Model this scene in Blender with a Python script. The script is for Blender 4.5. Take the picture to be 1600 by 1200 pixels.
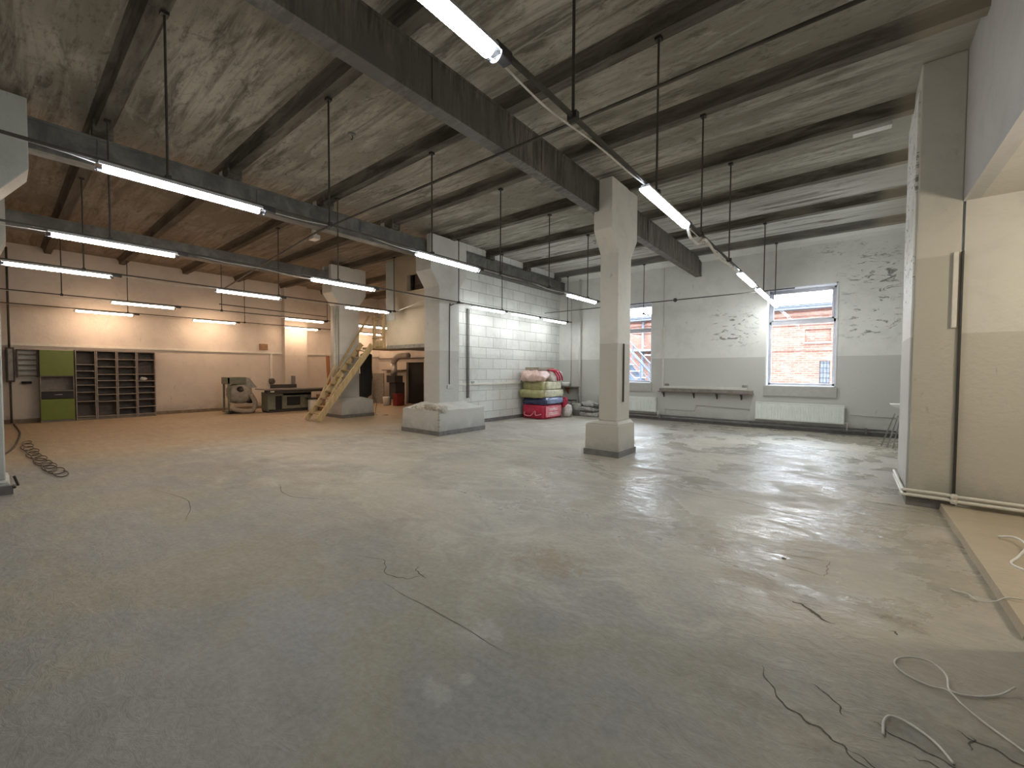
import bpy, bmesh, math, random
from mathutils import Vector, Matrix, noise
random.seed(7)
S = bpy.context.scene
for o in list(bpy.data.objects): bpy.data.objects.remove(o)
COL = S.collection
R = math.radians

# ------------------------------------------------------------------ camera
yaw, pitch, roll = R(-39.028), R(-1.7916), R(.2738)
fwd = Vector((math.sin(yaw)*math.cos(pitch), math.cos(yaw)*math.cos(pitch), math.sin(pitch)))
rt0 = Vector((math.cos(yaw), -math.sin(yaw), 0)); up0 = rt0.cross(fwd)
rt = rt0*math.cos(roll) + up0*math.sin(roll); up = -rt0*math.sin(roll) + up0*math.cos(roll)
cd = bpy.data.cameras.new('camera'); cam = bpy.data.objects.new('camera', cd); COL.objects.link(cam)
cd.sensor_width = 36; cd.sensor_fit = 'HORIZONTAL'; cd.lens = 36*652.67/1600; cd.clip_end = 200; cd.clip_start = .02
M = Matrix(((rt.x, up.x, -fwd.x, 0), (rt.y, up.y, -fwd.y, 0), (rt.z, up.z, -fwd.z, 0), (0, 0, 0, 1)))
cam.matrix_world = Matrix.Translation((0, 0, 1.45)) @ M
S.camera = cam

# ------------------------------------------------------------------ world, exposure
SKY = 9.0
COOL = (0.97, 1.0, 0.985); WARM = (1.0, .67, .43); NEUT = (1.0, .88, .74)
LAMP = 26.0
w = bpy.data.worlds.new('world'); S.world = w; w.use_nodes = True
bg = w.node_tree.nodes['Background']; bg.inputs[0].default_value = (.84, .92, 1.0, 1); bg.inputs[1].default_value = SKY
S.view_settings.view_transform = 'Standard'; S.view_settings.look = 'None'; S.view_settings.gamma = 1
S.view_settings.use_curve_mapping = False; S.view_settings.exposure = 1.2

# ------------------------------------------------------------------ node helpers
class N:
    def __init__(s, name):
        s.m = bpy.data.materials.new(name); s.m.use_nodes = True; s.t = s.m.node_tree
        s.b = s.t.nodes['Principled BSDF']
        g = s.t.nodes.new('ShaderNodeNewGeometry'); s.P = g.outputs['Position']
    def n(s, typ, **kw):
        x = s.t.nodes.new(typ)
        for k, v in kw.items(): setattr(x, k, v)
        return x
    def l(s, a, b): s.t.links.new(a, b)
    def mapv(s, scale=(1, 1, 1), rot=(0, 0, 0), loc=(0, 0, 0), src=None):
        x = s.n('ShaderNodeMapping'); s.l(src or s.P, x.inputs[0])
        x.inputs['Scale'].default_value = scale; x.inputs['Rotation'].default_value = rot; x.inputs['Location'].default_value = loc
        return x.outputs[0]
    def noise(s, sc, scale=(1, 1, 1), detail=6, rough=.6, dist=0, rot=(0, 0, 0), loc=(0, 0, 0)):
        x = s.n('ShaderNodeTexNoise'); s.l(s.mapv(scale, rot, loc), x.inputs['Vector'])
        x.inputs['Scale'].default_value = sc; x.inputs['Detail'].default_value = detail
        x.inputs['Roughness'].default_value = rough; x.inputs['Distortion'].default_value = dist
        return x.outputs['Fac']
    def ramp(s, src, a, b, ca=0., cb=1.):
        x = s.n('ShaderNodeMapRange'); s.l(src, x.inputs[0])
        for i, v in zip((1, 2, 3, 4), (a, b, ca, cb)): x.inputs[i].default_value = v
        x.interpolation_type = 'SMOOTHSTEP' if ca in (0., 1.) else 'LINEAR'
        return x.outputs[0]
    def mix(s, f, a, b, mode='MIX'):
        x = s.n('ShaderNodeMix', data_type='RGBA', blend_type=mode)
        for i, v in ((0, f), (6, a), (7, b)):
            if hasattr(v, 'links'): s.l(v, x.inputs[i])
            else: x.inputs[i].default_value = v if i == 0 else (*v, 1)
        return x.outputs[2]
    def math(s, op, a, b=0.):
        x = s.n('ShaderNodeMath', operation=op)
        for i, v in ((0, a), (1, b)):
            if hasattr(v, 'links'): s.l(v, x.inputs[i])
            else: x.inputs[i].default_value = v
        return x.outputs[0]
    def xyz(s):
        x = s.n('ShaderNodeSeparateXYZ'); s.l(s.P, x.inputs[0]); return x.outputs
    def bump(s, h, st=.3, d=.02, prev=None):
        x = s.n('ShaderNodeBump'); s.l(h, x.inputs['Height']); x.inputs['Strength'].default_value = st
        x.inputs['Distance'].default_value = d
        if prev: s.l(prev, x.inputs['Normal'])
        return x.outputs[0]
    def out(s, col=None, rough=None, bump=None, metal=None, spec=None):
        for k, v in (('Base Color', col), ('Roughness', rough), ('Normal', bump), ('Metallic', metal), ('Specular IOR Level', spec)):
            if v is None: continue
            if hasattr(v, 'links'): s.l(v, s.b.inputs[k])
            else: s.b.inputs[k].default_value = (*v, 1) if k == 'Base Color' else v
        return s.m

def plain(name, c, rough=.6, metal=0., var=.18, sc=9.):
    k = N(name); f = k.noise(sc)
    col = k.mix(k.ramp(f, .35, .7), tuple(x*(1-var) for x in c), tuple(min(1, x*(1+var)) for x in c))
    return k.out(col, rough, k.bump(k.noise(sc*6), .12, .004), metal)

# concrete slab of the ceiling: board marks along x, soot patches
def m_ceiling():
    k = N('ceiling_concrete')
    big = k.noise(.9, (.6, 1, 1), 5, .6, .6); st = k.noise(2.4, (.28, 2.6, 1), 8, .68, .8); fine = k.noise(14, (.5, 1.5, 1), 6, .7)
    c = k.mix(k.ramp(st, .34, .60), (.145, .133, .108), (.47, .44, .375))
    c = k.mix(k.ramp(big, .40, .64), c, (.27, .25, .205))
    c = k.mix(k.ramp(k.noise(1.5, (.35, 2, 1), 7, .7, 1.2, loc=(3, 7, 1)), .55, .70), c, (.48, .455, .39))
    c = k.mix(k.math('MULTIPLY', k.ramp(fine, .5, .72), .6), c, (.095, .085, .068))
    c = k.mix(k.math('MULTIPLY', k.ramp(k.noise(3.2, (.6, 1.5, 1), 8, .72, 1.0, loc=(1, 4, 2)), .56, .66), .55), c, (.085, .078, .062))
    # surviving limewash plus window light, both put into the colour near the window wall
    y = k.xyz()[1]; x = k.xyz()[0]
    f = k.math('MULTIPLY', k.ramp(y, 7.5, 12., 0., 1.), k.ramp(st, .35, .55))
    f = k.math('MULTIPLY', f, k.ramp(x, -8.6, -7.6, 0., 1.))
    c = k.mix(k.math('MULTIPLY', f, .8), c, (.66, .66, .63))
    g = k.math('MULTIPLY', k.ramp(x, -.2, .7, 0., 1.), k.ramp(y, 4.6, 6.2, 0., 1.)); c = k.mix(k.math('MULTIPLY', g, .8), c, (.42, .40, .34))
    # slabs turn browner over the left bays
    c = k.mix(k.math('MULTIPLY', k.ramp(x, -7.6, -8.8, 0., 1.), .45), c, (.17, .105, .062))
    return k.out(c, .9, k.bump(st, .5, .02, k.bump(fine, .3, .008)))
def m_rib():
    k = N('rib_concrete'); st = k.noise(3, (.3, 2, 2), 7, .65, .5)
    c = k.mix(k.ramp(st, .35, .65), (.055, .049, .039), (.17, .155, .125))
    y = k.xyz()[1]; x = k.xyz()[0]
    f = k.math('MULTIPLY', k.ramp(y, 10.5, 13., 0., 1.), k.ramp(x, -8.2, -7.6, 0., 1.))
    c = k.mix(k.math('MULTIPLY', f, .4), c, (.34, .34, .33))
    c = k.mix(k.math('MULTIPLY', k.ramp(x, -7.9, -9., 0., 1.), .5), c, (.10, .068, .044))
    c = k.mix(k.math('MULTIPLY', k.ramp(x, .25, .5, 0., 1.), .8), c, (.30, .26, .19))
    return k.out(c, .9, k.bump(st, .4, .015))
def m_beam():
    k = N('sooty_steel'); st = k.noise(5, (1, 2.6, .35), 7, .7, .4); b = k.noise(1.3, (1, 1, 1), 4)
    c = k.mix(k.ramp(st, .38, .64), (.045, .040, .034), (.150, .135, .110))
    c = k.mix(k.ramp(b, .45, .68), c, (.085, .079, .070))
    return k.out(c, .62, k.bump(st, .3, .01))

def m_beam2():
    k = N('grey_painted_steel'); st = k.noise(4, (1, 1.2, .8), 6, .65, .4); b = k.noise(1.3, (1, 1, 1), 4)
    c = k.mix(k.ramp(st, .35, .65), (.10, .10, .092), (.185, .185, .170))
    c = k.mix(k.ramp(b, .45, .68), c, (.10, .098, .09))
    return k.out(c, .6, k.bump(st, .3, .01))

SPOTS = [(-1.55, 1.68, .13, .10, (.38, .38, .365), .55), (-1.36, 1.36, .05, .04, (.40, .39, .37), .45), (-1.42, 1.22, .10, .05, (.36, .36, .345), .45),
         (.27, 3.27, .10, .10, (.13, .105, .075), .8), (-1.75, 2.62, .30, .22, (.25, .195, .12), .65), (-.78, 3.8, .16, .18, (.27, .21, .145), .6),
         (-.18, 3.2, .10, .08, (.09, .08, .06), .7), (-2.5, 1.05, .45, .22, (.24, .25, .265), .8), (-1.95, 1.38, .25, .14, (.22, .205, .15), .5),
         (-.35, 2.95, .16, .12, (.5, .49, .46), .5), (-.5, 2.2, .35, .16, (.245, .225, .175), .5), (-.25, 2.05, .35, .1, (.15, .14, .11), .6), (.45, 2.30, .35, .22, (.14, .125, .095), .55),
         (-1.1, 5.3, .5, .3, (.40, .35, .27), .5), (-3.3, 3.1, .8, .4, (.42, .39, .33), .5), (-4.6, 2.0, .9, .5, (.27, .26, .23), .5)]
def m_floor(name='floor_concrete', warm=False):
    k = N(name)
    big = k.noise(.42, (1, 1, 1), 5, .62, .8); mid = k.noise(1.7, (1, 1.3, 1), 8, .68, 1.0, rot=(0, 0, .4)); fine = k.noise(26, (1, 1, 1), 5, .7)
    x, y, z = k.xyz(); sn = k.noise(9, (1, 1, 1), 8, .74, .6)
    stk = k.noise(1.1, (.45, 2.2, 1), 8, .66, .9, rot=(0, 0, .12))
    c = k.mix(k.ramp(big, .40, .60), (.310, .296, .262), (.405, .370, .296))
    c = k.mix(k.math('MULTIPLY', k.ramp(mid, .46, .66), .75), c, (.47, .445, .385))
    c = k.mix(k.math('MULTIPLY', k.ramp(k.noise(.8, (1, 1, 1), 6, .6, .6, loc=(5, 2, 0)), .52, .66), .6), c, (.235, .195, .135))
    c = k.mix(k.math('MULTIPLY', k.ramp(stk, .56, .74), .35), c, (.19, .175, .14))
    c = k.mix(k.math('MULTIPLY', k.ramp(k.noise(2.6, (1, 1, 1), 6, .7, .5, loc=(9, 1, 0)), .63, .72), .6), c, (.55, .55, .52))
    v = k.n('ShaderNodeTexVoronoi'); k.l(k.mapv((1, 1, 1)), v.inputs['Vector']); v.inputs['Scale'].default_value = 2.2; v.inputs['Randomness'].default_value = 1
    spot = k.math('MULTIPLY', k.ramp(v.outputs['Distance'], .045, .015, 0., 1.), k.ramp(mid, .5, .6))
    c = k.mix(k.math('MULTIPLY', spot, .75), c, (.075, .065, .05))
    c = k.mix(k.math('MULTIPLY', k.ramp(k.math('ADD', y, k.math('MULTIPLY', mid, 1.5)), 3.9, 2.2, 0., 1.), .75), c, k.mix(k.ramp(k.noise(.9, (1, 1, 1), 6, .62, .8, loc=(4, 8, 0)), .44, .56), (.165, .172, .178), (.20, .185, .14)))  # darker towards the camera: foreground shade put into the blue-grey and olive patches
    for (cx, cy, rx, ry, col, am) in SPOTS:
        dx = k.math('DIVIDE', k.math('SUBTRACT', x, cx), rx); dy = k.math('DIVIDE', k.math('SUBTRACT', y, cy), ry)
        d_ = k.math('ADD', k.math('ADD', k.math('MULTIPLY', dx, dx), k.math('MULTIPLY', dy, dy)), k.math('MULTIPLY', k.math('SUBTRACT', sn, .47), 7.))
        c = k.mix(k.math('MULTIPLY', k.ramp(d_, 1.6, .2, 0., 1.), am), c, col)
    c = k.mix(.22, c, k.mix(k.ramp(fine, .3, .7), (.18, .17, .15), (.42, .41, .37)))
    # warm lamplight tone put into the colour over left bays; beiger towards right doorway
    c = k.mix(k.math('MULTIPLY', k.ramp(x, -8.6, -10.5, 0., 1.), .7), c, (.36, .265, .165))
    c = k.mix(k.math('MULTIPLY', k.math('MULTIPLY', k.ramp(x, -1.3, .2, 0., 1.), k.ramp(mid, .3, .6)), .5), c, (.42, .36, .26))
    gl = k.math('MULTIPLY', k.ramp(k.noise(1.4, (.8, 1, 1), 6, .65, .6), .42, .58), k.math('MULTIPLY', k.ramp(x, -4.6, -3.2, 0., 1.), k.ramp(y, 2.4, 3.8, 0., 1.)))
    rough = k.ramp(k.noise(5, (.6, 1.6, 1), 6, .65), .3, .7, .46, .72)
    r2 = k.math('SUBTRACT', rough, k.math('MULTIPLY', gl, .43))
    if warm:
        c = k.mix(.6, c, (.46, .38, .27)); r2 = .8
    h = k.noise(7.5, (1, 1.7, 1), 6, .66, .9, rot=(0, 0, .1))
    bp = k.bump(h, .42, .026, k.bump(k.noise(11, (1, 1.2, 1), 6, .7), .12, .006))
    bp = k.bump(k.noise(1.0, (1, 1.4, 1), 4, .5, .5), .35, .05, bp)
    return k.out(c, r2, bp, spec=.42)

def m_paint(name, dado, upc, loc, scars=None, tint=None, rough=.6, zsoft=.006):
    k = N(name); x, y, z = k.xyz()
    m = k.noise(2.3, (1, 1, 1), 7, .65, .4); f = k.noise(22, (1, 1, 1), 5, .6)
    wob = k.math('ADD', z, k.math('MULTIPLY', k.math('SUBTRACT', m, .5), .02))
    c = k.mix(k.ramp(wob, dado-zsoft, dado+zsoft, 0., 1.), loc, upc)
    c = k.mix(k.math('MULTIPLY', k.ramp(m, .42, .68), .35), c, tuple(v*.72 for v in upc))
    c = k.mix(k.math('MULTIPLY', k.ramp(k.noise(5, (1.6, 1.6, .5), 7, .7, .3), .62, .74), .45), c, (.14, .13, .11))
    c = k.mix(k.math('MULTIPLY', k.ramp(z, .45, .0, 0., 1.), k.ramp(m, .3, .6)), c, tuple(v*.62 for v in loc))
    h = f
    if scars:
        for (xa, xb, za, zb) in scars:
            g = k.math('MULTIPLY', k.math('MULTIPLY', k.ramp(x, xa, xa+.5, 0., 1.), k.ramp(x, xb, xb-.4, 0., 1.)), k.math('MULTIPLY', k.ramp(z, za, za+.4, 0., 1.), k.ramp(z, zb, zb-.4, 0., 1.)))
            s_ = k.ramp(k.noise(2.6, (1, 1, 2.6), 9, .72, 1.6, rot=(0, .45, 0), loc=(xa, 0, 2)), .555, .60, 0., 1.)
            g = k.math('MULTIPLY', g, s_)
            c = k.mix(k.math('MULTIPLY', g, .8), c, (.11, .10, .09))
            h = k.math('SUBTRACT', h, g)
    return k.out(c, rough, k.bump(h, .35, .012, k.bump(m, .35, .03)))

def m_block():
    k = N('painted_blocks'); x, y, z = k.xyz()
    cv = k.n('ShaderNodeCombineXYZ'); k.l(y, cv.inputs[0]); k.l(z, cv.inputs[1])
    b = k.n('ShaderNodeTexBrick'); k.l(cv.outputs[0], b.inputs['Vector'])
    b.inputs['Scale'].default_value = 1; b.inputs['Brick Width'].default_value = .6; b.inputs['Row Height'].default_value = .3
    b.inputs['Mortar Size'].default_value = .007; b.inputs['Mortar Smooth'].default_value = .3
    b.inputs['Color1'].default_value = (.72, .73, .70, 1); b.inputs['Color2'].default_value = (.64, .65, .62, 1); b.inputs['Mortar'].default_value = (.30, .29, .27, 1)
    m = k.noise(2.2, (1, 1, 1), 7, .65, .5)
    c = k.mix(k.math('MULTIPLY', k.ramp(m, .45, .7), .35), b.outputs['Color'], (.42, .42, .40))
    c = k.mix(k.math('MULTIPLY', k.ramp(z, 1.93, 1.91, 0., 1.), .22), c, (.42, .42, .40))
    c = k.mix(k.math('MULTIPLY', k.ramp(k.noise(3, (1, 1, .3), 8, .7, .6), .60, .70), .4), c, (.22, .21, .19))
    return k.out(c, .6, k.bump(k.math('SUBTRACT', k.noise(18), b.outputs['Fac']), .6, .012))

def m_brick():
    k = N('facade_brick'); x, y, z = k.xyz()
    cv = k.n('ShaderNodeCombineXYZ'); k.l(x, cv.inputs[0]); k.l(z, cv.inputs[1])
    b = k.n('ShaderNodeTexBrick'); k.l(cv.outputs[0], b.inputs['Vector'])
    b.inputs['Scale'].default_value = 1; b.inputs['Brick Width'].default_value = .27; b.inputs['Row Height'].default_value = .085
    b.inputs['Mortar Size'].default_value = .010; b.inputs['Mortar Smooth'].default_value = .4
    b.inputs['Color1'].default_value = (.125, .043, .028, 1); b.inputs['Color2'].default_value = (.175, .074, .05, 1); b.inputs['Mortar'].default_value = (.19, .14, .11, 1)
    c = k.mix(k.math('MULTIPLY', k.ramp(k.noise(3, (.6, 1, 2.2), 8, .7, .8), .46, .62), .65), b.outputs['Color'], (.19, .128, .10))
    c = k.mix(k.math('MULTIPLY', k.ramp(k.noise(1.2, (1, 1, 1), 6), .5, .7), .4), c, (.16, .075, .055))
    return k.out(c, .85, k.bump(b.outputs['Fac'], .3, .01))

def m_wood(name, c1, c2, axis=2, rough=.55):
    k = N(name); sc = [7, 7, 7]; sc[axis] = .7
    f = k.noise(2.5, tuple(sc), 6, .6, .5)
    return k.out(k.mix(k.ramp(f, .35, .65), c1, c2), rough, k.bump(f, .2, .004))

def m_emit(name, c, st):
    k = N(name); k.b.inputs['Base Color'].default_value = (.8, .8, .8, 1)
    k.b.inputs['Emission Color'].default_value = (*c, 1); k.b.inputs['Emission Strength'].default_value = st
    k.b.inputs['Roughness'].default_value = .4
    return k.m
def m_glass(name, c=(1, 1, 1)):
    m = bpy.data.materials.new(name); m.use_nodes = True; t = m.node_tree; t.nodes.clear()
    o = t.nodes.new('ShaderNodeOutputMaterial'); g = t.nodes.new('ShaderNodeBsdfGlossy'); tr = t.nodes.new('ShaderNodeBsdfTransparent'); mx = t.nodes.new('ShaderNodeMixShader')
    fr = t.nodes.new('ShaderNodeFresnel'); fr.inputs[0].default_value = 1.25; tr.inputs[0].default_value = (*c, 1); g.inputs['Roughness'].default_value = .03
    t.links.new(fr.outputs[0], mx.inputs[0]); t.links.new(tr.outputs[0], mx.inputs[1]); t.links.new(g.outputs[0], mx.inputs[2]); t.links.new(mx.outputs[0], o.inputs[0])
    return m

MT = dict(
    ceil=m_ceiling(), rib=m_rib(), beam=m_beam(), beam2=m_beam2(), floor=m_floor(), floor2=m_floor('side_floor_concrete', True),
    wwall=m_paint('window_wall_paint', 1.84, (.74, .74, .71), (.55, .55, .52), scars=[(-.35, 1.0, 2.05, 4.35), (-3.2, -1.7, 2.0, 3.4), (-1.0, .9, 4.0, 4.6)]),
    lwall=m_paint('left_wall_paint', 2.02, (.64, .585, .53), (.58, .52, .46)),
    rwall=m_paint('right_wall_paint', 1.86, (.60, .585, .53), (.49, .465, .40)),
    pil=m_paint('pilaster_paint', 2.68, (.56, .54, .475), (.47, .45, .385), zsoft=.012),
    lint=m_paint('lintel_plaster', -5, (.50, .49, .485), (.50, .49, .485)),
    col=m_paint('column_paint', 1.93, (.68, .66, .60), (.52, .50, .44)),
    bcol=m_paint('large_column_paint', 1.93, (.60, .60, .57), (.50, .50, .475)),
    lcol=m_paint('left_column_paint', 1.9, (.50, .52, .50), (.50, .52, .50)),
    block=m_block(), brick=m_brick(),
    skirt=plain('grey_skirting', (.17, .165, .16), .6),
    mezz=m_paint('mezzanine_board', -5, (.55, .47, .35), (.55, .47, .35)),
    mezzu=plain('mezzanine_underside', (.27, .25, .22), .8),
    dark=plain('dark_metal', (.035, .032, .030), .55), rod=plain('rod_steel', (.075, .068, .058), .5, .3),
    rail=plain('rail_steel', (.07, .064, .054), .6, .1), black=plain('black', (.008, .008, .009), .6),
    house=plain('lamp_housing', (.55, .57, .58), .4), cable=plain('white_cable', (.62, .60, .55), .45), dcable=plain('dark_cable', (.05, .04, .035), .5),
    clear=m_glass('clear_plastic', (.82, .86, .95)), glass=m_glass('window_glass', (.97, .98, 1.0)),
    cool=m_emit('tube_cool', COOL, LAMP), cool2=m_emit('tube_cool_soft', COOL, LAMP*.55), warm=m_emit('tube_warm', WARM, LAMP), neut=m_emit('tube_neutral', NEUT, LAMP),
    pvc=plain('window_frame_pvc', (.56, .56, .60), .4, 0, .05), reveal=plain('window_reveal', (.80, .82, .86), .55, 0, .05), sill=plain('sill_board', (.46, .455, .43), .55, 0, .06),
    rad=plain('radiator_enamel', (.84, .87, .84), .35, 0, .03), white=plain('white_plastic', (.70, .69, .66), .45, 0, .05),
    trunk=plain('cable_trunking', (.66, .64, .58), .5, 0, .05),
    woodg=m_wood('grey_board', (.24, .20, .15), (.36, .31, .24), 1), woodd=m_wood('dark_shelf_board', (.12, .085, .07), (.2, .15, .125), 0), pine=m_wood('pine', (.44, .33, .17), (.58, .45, .26), 2), pinet=m_wood('pine_tread', (.30, .22, .11), (.42, .31, .17), 0),
    orange=m_wood('brown_board', (.22, .09, .035), (.32, .14, .05), 2), carc=plain('shelf_carcass', (.17, .145, .125), .6), carcw=plain('shelf_pale', (.25, .22, .195), .6),
    green=plain('green_laminate', (.125, .175, .012), .45, 0, .05), gback=plain('shelf_back', (.13, .11, .10), .7),
    mgreen=plain('machine_green', (.15, .155, .115), .5), mtop=plain('machine_table', (.22, .20, .19), .35, .5), bagm=plain('dust_bag', (.30, .27, .23), .8), hose=plain('hose', (.34, .29, .23), .6),
    red=plain('red_film', (.48, .02, .06), .3), pink=plain('pink_film', (.74, .24, .28), .35), rwhite=plain('white_sack', (.78, .73, .71), .45), blush=plain('blush_sack', (.74, .52, .47), .4),
    olive=plain('olive_film', (.36, .34, .16), .35), pale=plain('pale_yellow_film', (.60, .58, .42), .35), navy=plain('navy_film', (.05, .06, .13), .25), navl=plain('blue_film', (.22, .27, .42), .25),
    grey=plain('grey_plastic', (.25, .25, .24), .5), galv=plain('galvanised', (.55, .54, .52), .35, .8), card=plain('cardboard', (.30, .18, .10), .8),
    bag=plain('grey_sack', (.42, .42, .40), .6), bagd=plain('dark_sack', (.09, .085, .08), .6), redm=plain('red_paint', (.16, .012, .010), .4), eboard=plain('panel_board', (.27, .25, .22), .7),
    slate=plain('roof_metal', (.10, .11, .13), .5), stair=plain('stair_metal', (.085, .11, .15), .45, .2), snow=plain('pale_ground', (.22, .23, .245), .8), crack=plain('crack_dirt', (.10, .09, .072), .9),
    rubble=plain('broken_plaster', (.52, .50, .45), .9), chipst=plain('broken_stone', (.34, .30, .24), .9), chip=plain('chipped_edge', (.10, .095, .08), .9), patch=plain('floor_patch', (.46, .44, .40), .5), spk=plain('splatter', (.50, .50, .47), .8),
)

# ------------------------------------------------------------------ geometry helpers
class B:
    def __init__(s): s.bm = bmesh.new()
    def box(s, x0, x1, y0, y1, z0, z1, mat=None):
        v = [s.bm.verts.new(p) for p in ((x0, y0, z0), (x1, y0, z0), (x1, y1, z0), (x0, y1, z0), (x0, y0, z1), (x1, y0, z1), (x1, y1, z1), (x0, y1, z1))]
        if mat:
            for q in v: q.co = mat @ q.co
        for f in ((0, 3, 2, 1), (4, 5, 6, 7), (0, 1, 5, 4), (1, 2, 6, 5), (2, 3, 7, 6), (3, 0, 4, 7)): s.bm.faces.new([v[i] for i in f])
        return s
    def prism(s, poly, axis, a, b):
        def P(u, v, t): return {'x': (t, u, v), 'y': (u, t, v), 'z': (u, v, t)}[axis]
        A = [s.bm.verts.new(P(u, v, a)) for u, v in poly]; C = [s.bm.verts.new(P(u, v, b)) for u, v in poly]
        s.bm.faces.new(A); s.bm.faces.new(C[::-1]); n = len(poly)
        for i in range(n): s.bm.faces.new([A[i], C[i], C[(i+1) % n], A[(i+1) % n]])
        return s
    def tube(s, pts, r, n=8, caps=True):
        pts = [Vector(p) for p in pts]; rings = []
        for i, p in enumerate(pts):
            d = (pts[min(i+1, len(pts)-1)] - pts[max(i-1, 0)]).normalized()
            a = d.orthogonal().normalized() if i == 0 else (a - d*a.dot(d)).normalized()
            b = d.cross(a); rr = r[i] if isinstance(r, (list, tuple)) else r
            rings.append([s.bm.verts.new(p + (a*math.cos(2*math.pi*k/n) + b*math.sin(2*math.pi*k/n))*rr) for k in range(n)])
        for i in range(len(rings)-1):
            for k in range(n): s.bm.faces.new([rings[i][k], rings[i][(k+1) % n], rings[i+1][(k+1) % n], rings[i+1][k]])
        if caps: s.bm.faces.new(rings[0][::-1]); s.bm.faces.new(rings[-1])
        return s
    def beam(s, p, q, w_, h_, side=None):          # rectangular bar from p to q
        p, q = Vector(p), Vector(q); d = (q-p).normalized(); sd = Vector(side or (1, 0, 0)); sd = (sd - d*sd.dot(d)).normalized(); u = d.cross(sd)
        v = [s.bm.verts.new(c + sd*a*w_/2 + u*b*h_/2) for c in (p, q) for a, b in ((-1, -1), (1, -1), (1, 1), (-1, 1))]
        for f in ((0, 3, 2, 1), (4, 5, 6, 7), (0, 1, 5, 4), (1, 2, 6, 5), (2, 3, 7, 6), (3, 0, 4, 7)): s.bm.faces.new([v[i] for i in f])
        return s
    def frustum(s, r0, r1, z0, z1):                # r = (x0,x1,y0,y1)
        A = [s.bm.verts.new((x, y, z0)) for x, y in ((r0[0], r0[2]), (r0[1], r0[2]), (r0[1], r0[3]), (r0[0], r0[3]))]
        C = [s.bm.verts.new((x, y, z1)) for x, y in ((r1[0], r1[2]), (r1[1], r1[2]), (r1[1], r1[3]), (r1[0], r1[3]))]
        s.bm.faces.new(A[::-1]); s.bm.faces.new(C)
        for i in range(4): s.bm.faces.new([A[i], A[(i+1) % 4], C[(i+1) % 4], C[i]])
        return s
    def lathe(s, prof, c, n=20):
        rings = [[s.bm.verts.new((c[0]+r*math.cos(2*math.pi*k/n), c[1]+r*math.sin(2*math.pi*k/n), c[2]+z)) for k in range(n)] for r, z in prof]
        for i in range(len(rings)-1):
            for k in range(n): s.bm.faces.new([rings[i][k], rings[i][(k+1) % n], rings[i+1][(k+1) % n], rings[i+1][k]])
        s.bm.faces.new(rings[0][::-1]); s.bm.faces.new(rings[-1]); return s
    def sack(s, x0, x1, y0, y1, z0, z1, amp=.03, seed=0, fr=3., cuts=7, squish=.35):
        cx, cy, cz = (x0+x1)/2, (y0+y1)/2, (z0+z1)/2; hx, hy, hz = (x1-x0)/2, (y1-y0)/2, (z1-z0)/2
        old = set(s.bm.verts); r = bmesh.ops.create_cube(s.bm, size=2)
        es = list({e for v in r['verts'] for e in v.link_edges})
        bmesh.ops.subdivide_edges(s.bm, edges=es, cuts=cuts, use_grid_fill=True)
        vs = [v for v in s.bm.verts if v not in old]
        for v in vs:
            p = v.co.copy(); q = p.copy(); ln = max(p.length, 1e-6)
            m_ = max(abs(p.x), abs(p.y), abs(p.z)); sph = p/ln
            q = p*(1-squish) + sph*squish*m_*1.12
            w3 = Vector((cx+q.x*hx, cy+q.y*hy, cz+q.z*hz))
            nz = noise.noise(w3*fr*2 + Vector((seed*3.1, 0, 0)))*amp + noise.noise(w3*fr*5 + Vector((seed, 7, 0)))*amp*.45
            w3 += sph*nz
            w3.z = max(w3.z, z0+.001); v.co = w3
        return s

def obj(name, b, mat, parent=None, smooth=False, bev=0., label=None, kind=None, world=True):
    bm = b.bm; bmesh.ops.recalc_face_normals(bm, faces=bm.faces)
    me = bpy.data.meshes.new(name); bm.to_mesh(me); bm.free()
    if mat: me.materials.append(MT[mat] if isinstance(mat, str) else mat)
    if smooth:
        for p in me.polygons: p.use_smooth = True
    o = bpy.data.objects.new(name, me); COL.objects.link(o)
    if parent:
        o.parent = parent
        if world: o.matrix_parent_inverse = Matrix.Translation(-parent.location) if not parent.rotation_euler.z else (Matrix.Translation(parent.location) @ Matrix.Rotation(parent.rotation_euler.z, 4, 'Z')).inverted()
    if bev:
        md = o.modifiers.new('bevel', 'BEVEL'); md.width = bev; md.segments = 2; md.limit_method = 'ANGLE'
    if label: o['label'] = label
    if kind: o['kind'] = kind
    return o
def tag(o, label, cat, group=None):
    o['label'] = label; o['category'] = cat
    if group: o['group'] = group
    return o
def thing(name, label, cat, loc=(0, 0, 0), group=None):
    o = bpy.data.objects.new(name, None); COL.objects.link(o); o.location = loc; o.empty_display_size = .1
    return tag(o, label, cat, group)
def struct(name, b, mat, parent=None, **k):
    o = obj(name, b, mat, parent, **k)
    if not parent: o['kind'] = 'structure'
    return o
def setting(name, loc=(0, 0, 0)):
    o = bpy.data.objects.new(name, None); COL.objects.link(o); o.location = loc; o['kind'] = 'structure'; return o
def crv(pts, n=8, closed=False):
    P = [Vector(p) for p in pts]; out = []
    for i in range(len(P)-1):
        a, b, c, d = P[max(i-1, 0)], P[i], P[i+1], P[min(i+2, len(P)-1)]
        for k in range(n):
            t = k/n; out.append(.5*((2*b) + (-a+c)*t + (2*a-5*b+4*c-d)*t*t + (-a+3*b-3*c+d)*t**3))
    out.append(P[-1]); return out

XL, YE, YW, YB = -17.2, 11.3, 12.5, -3.2      # left wall, left bay end wall, window wall, wall behind
ZR, ZS = 4.60, 4.75                            # underside of ribs, of slabs
RIBS = [-2.1, -.6, .95, 2.46, 4.0, 5.5, 7.03, 8.63, 10.3, 12.03]

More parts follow.
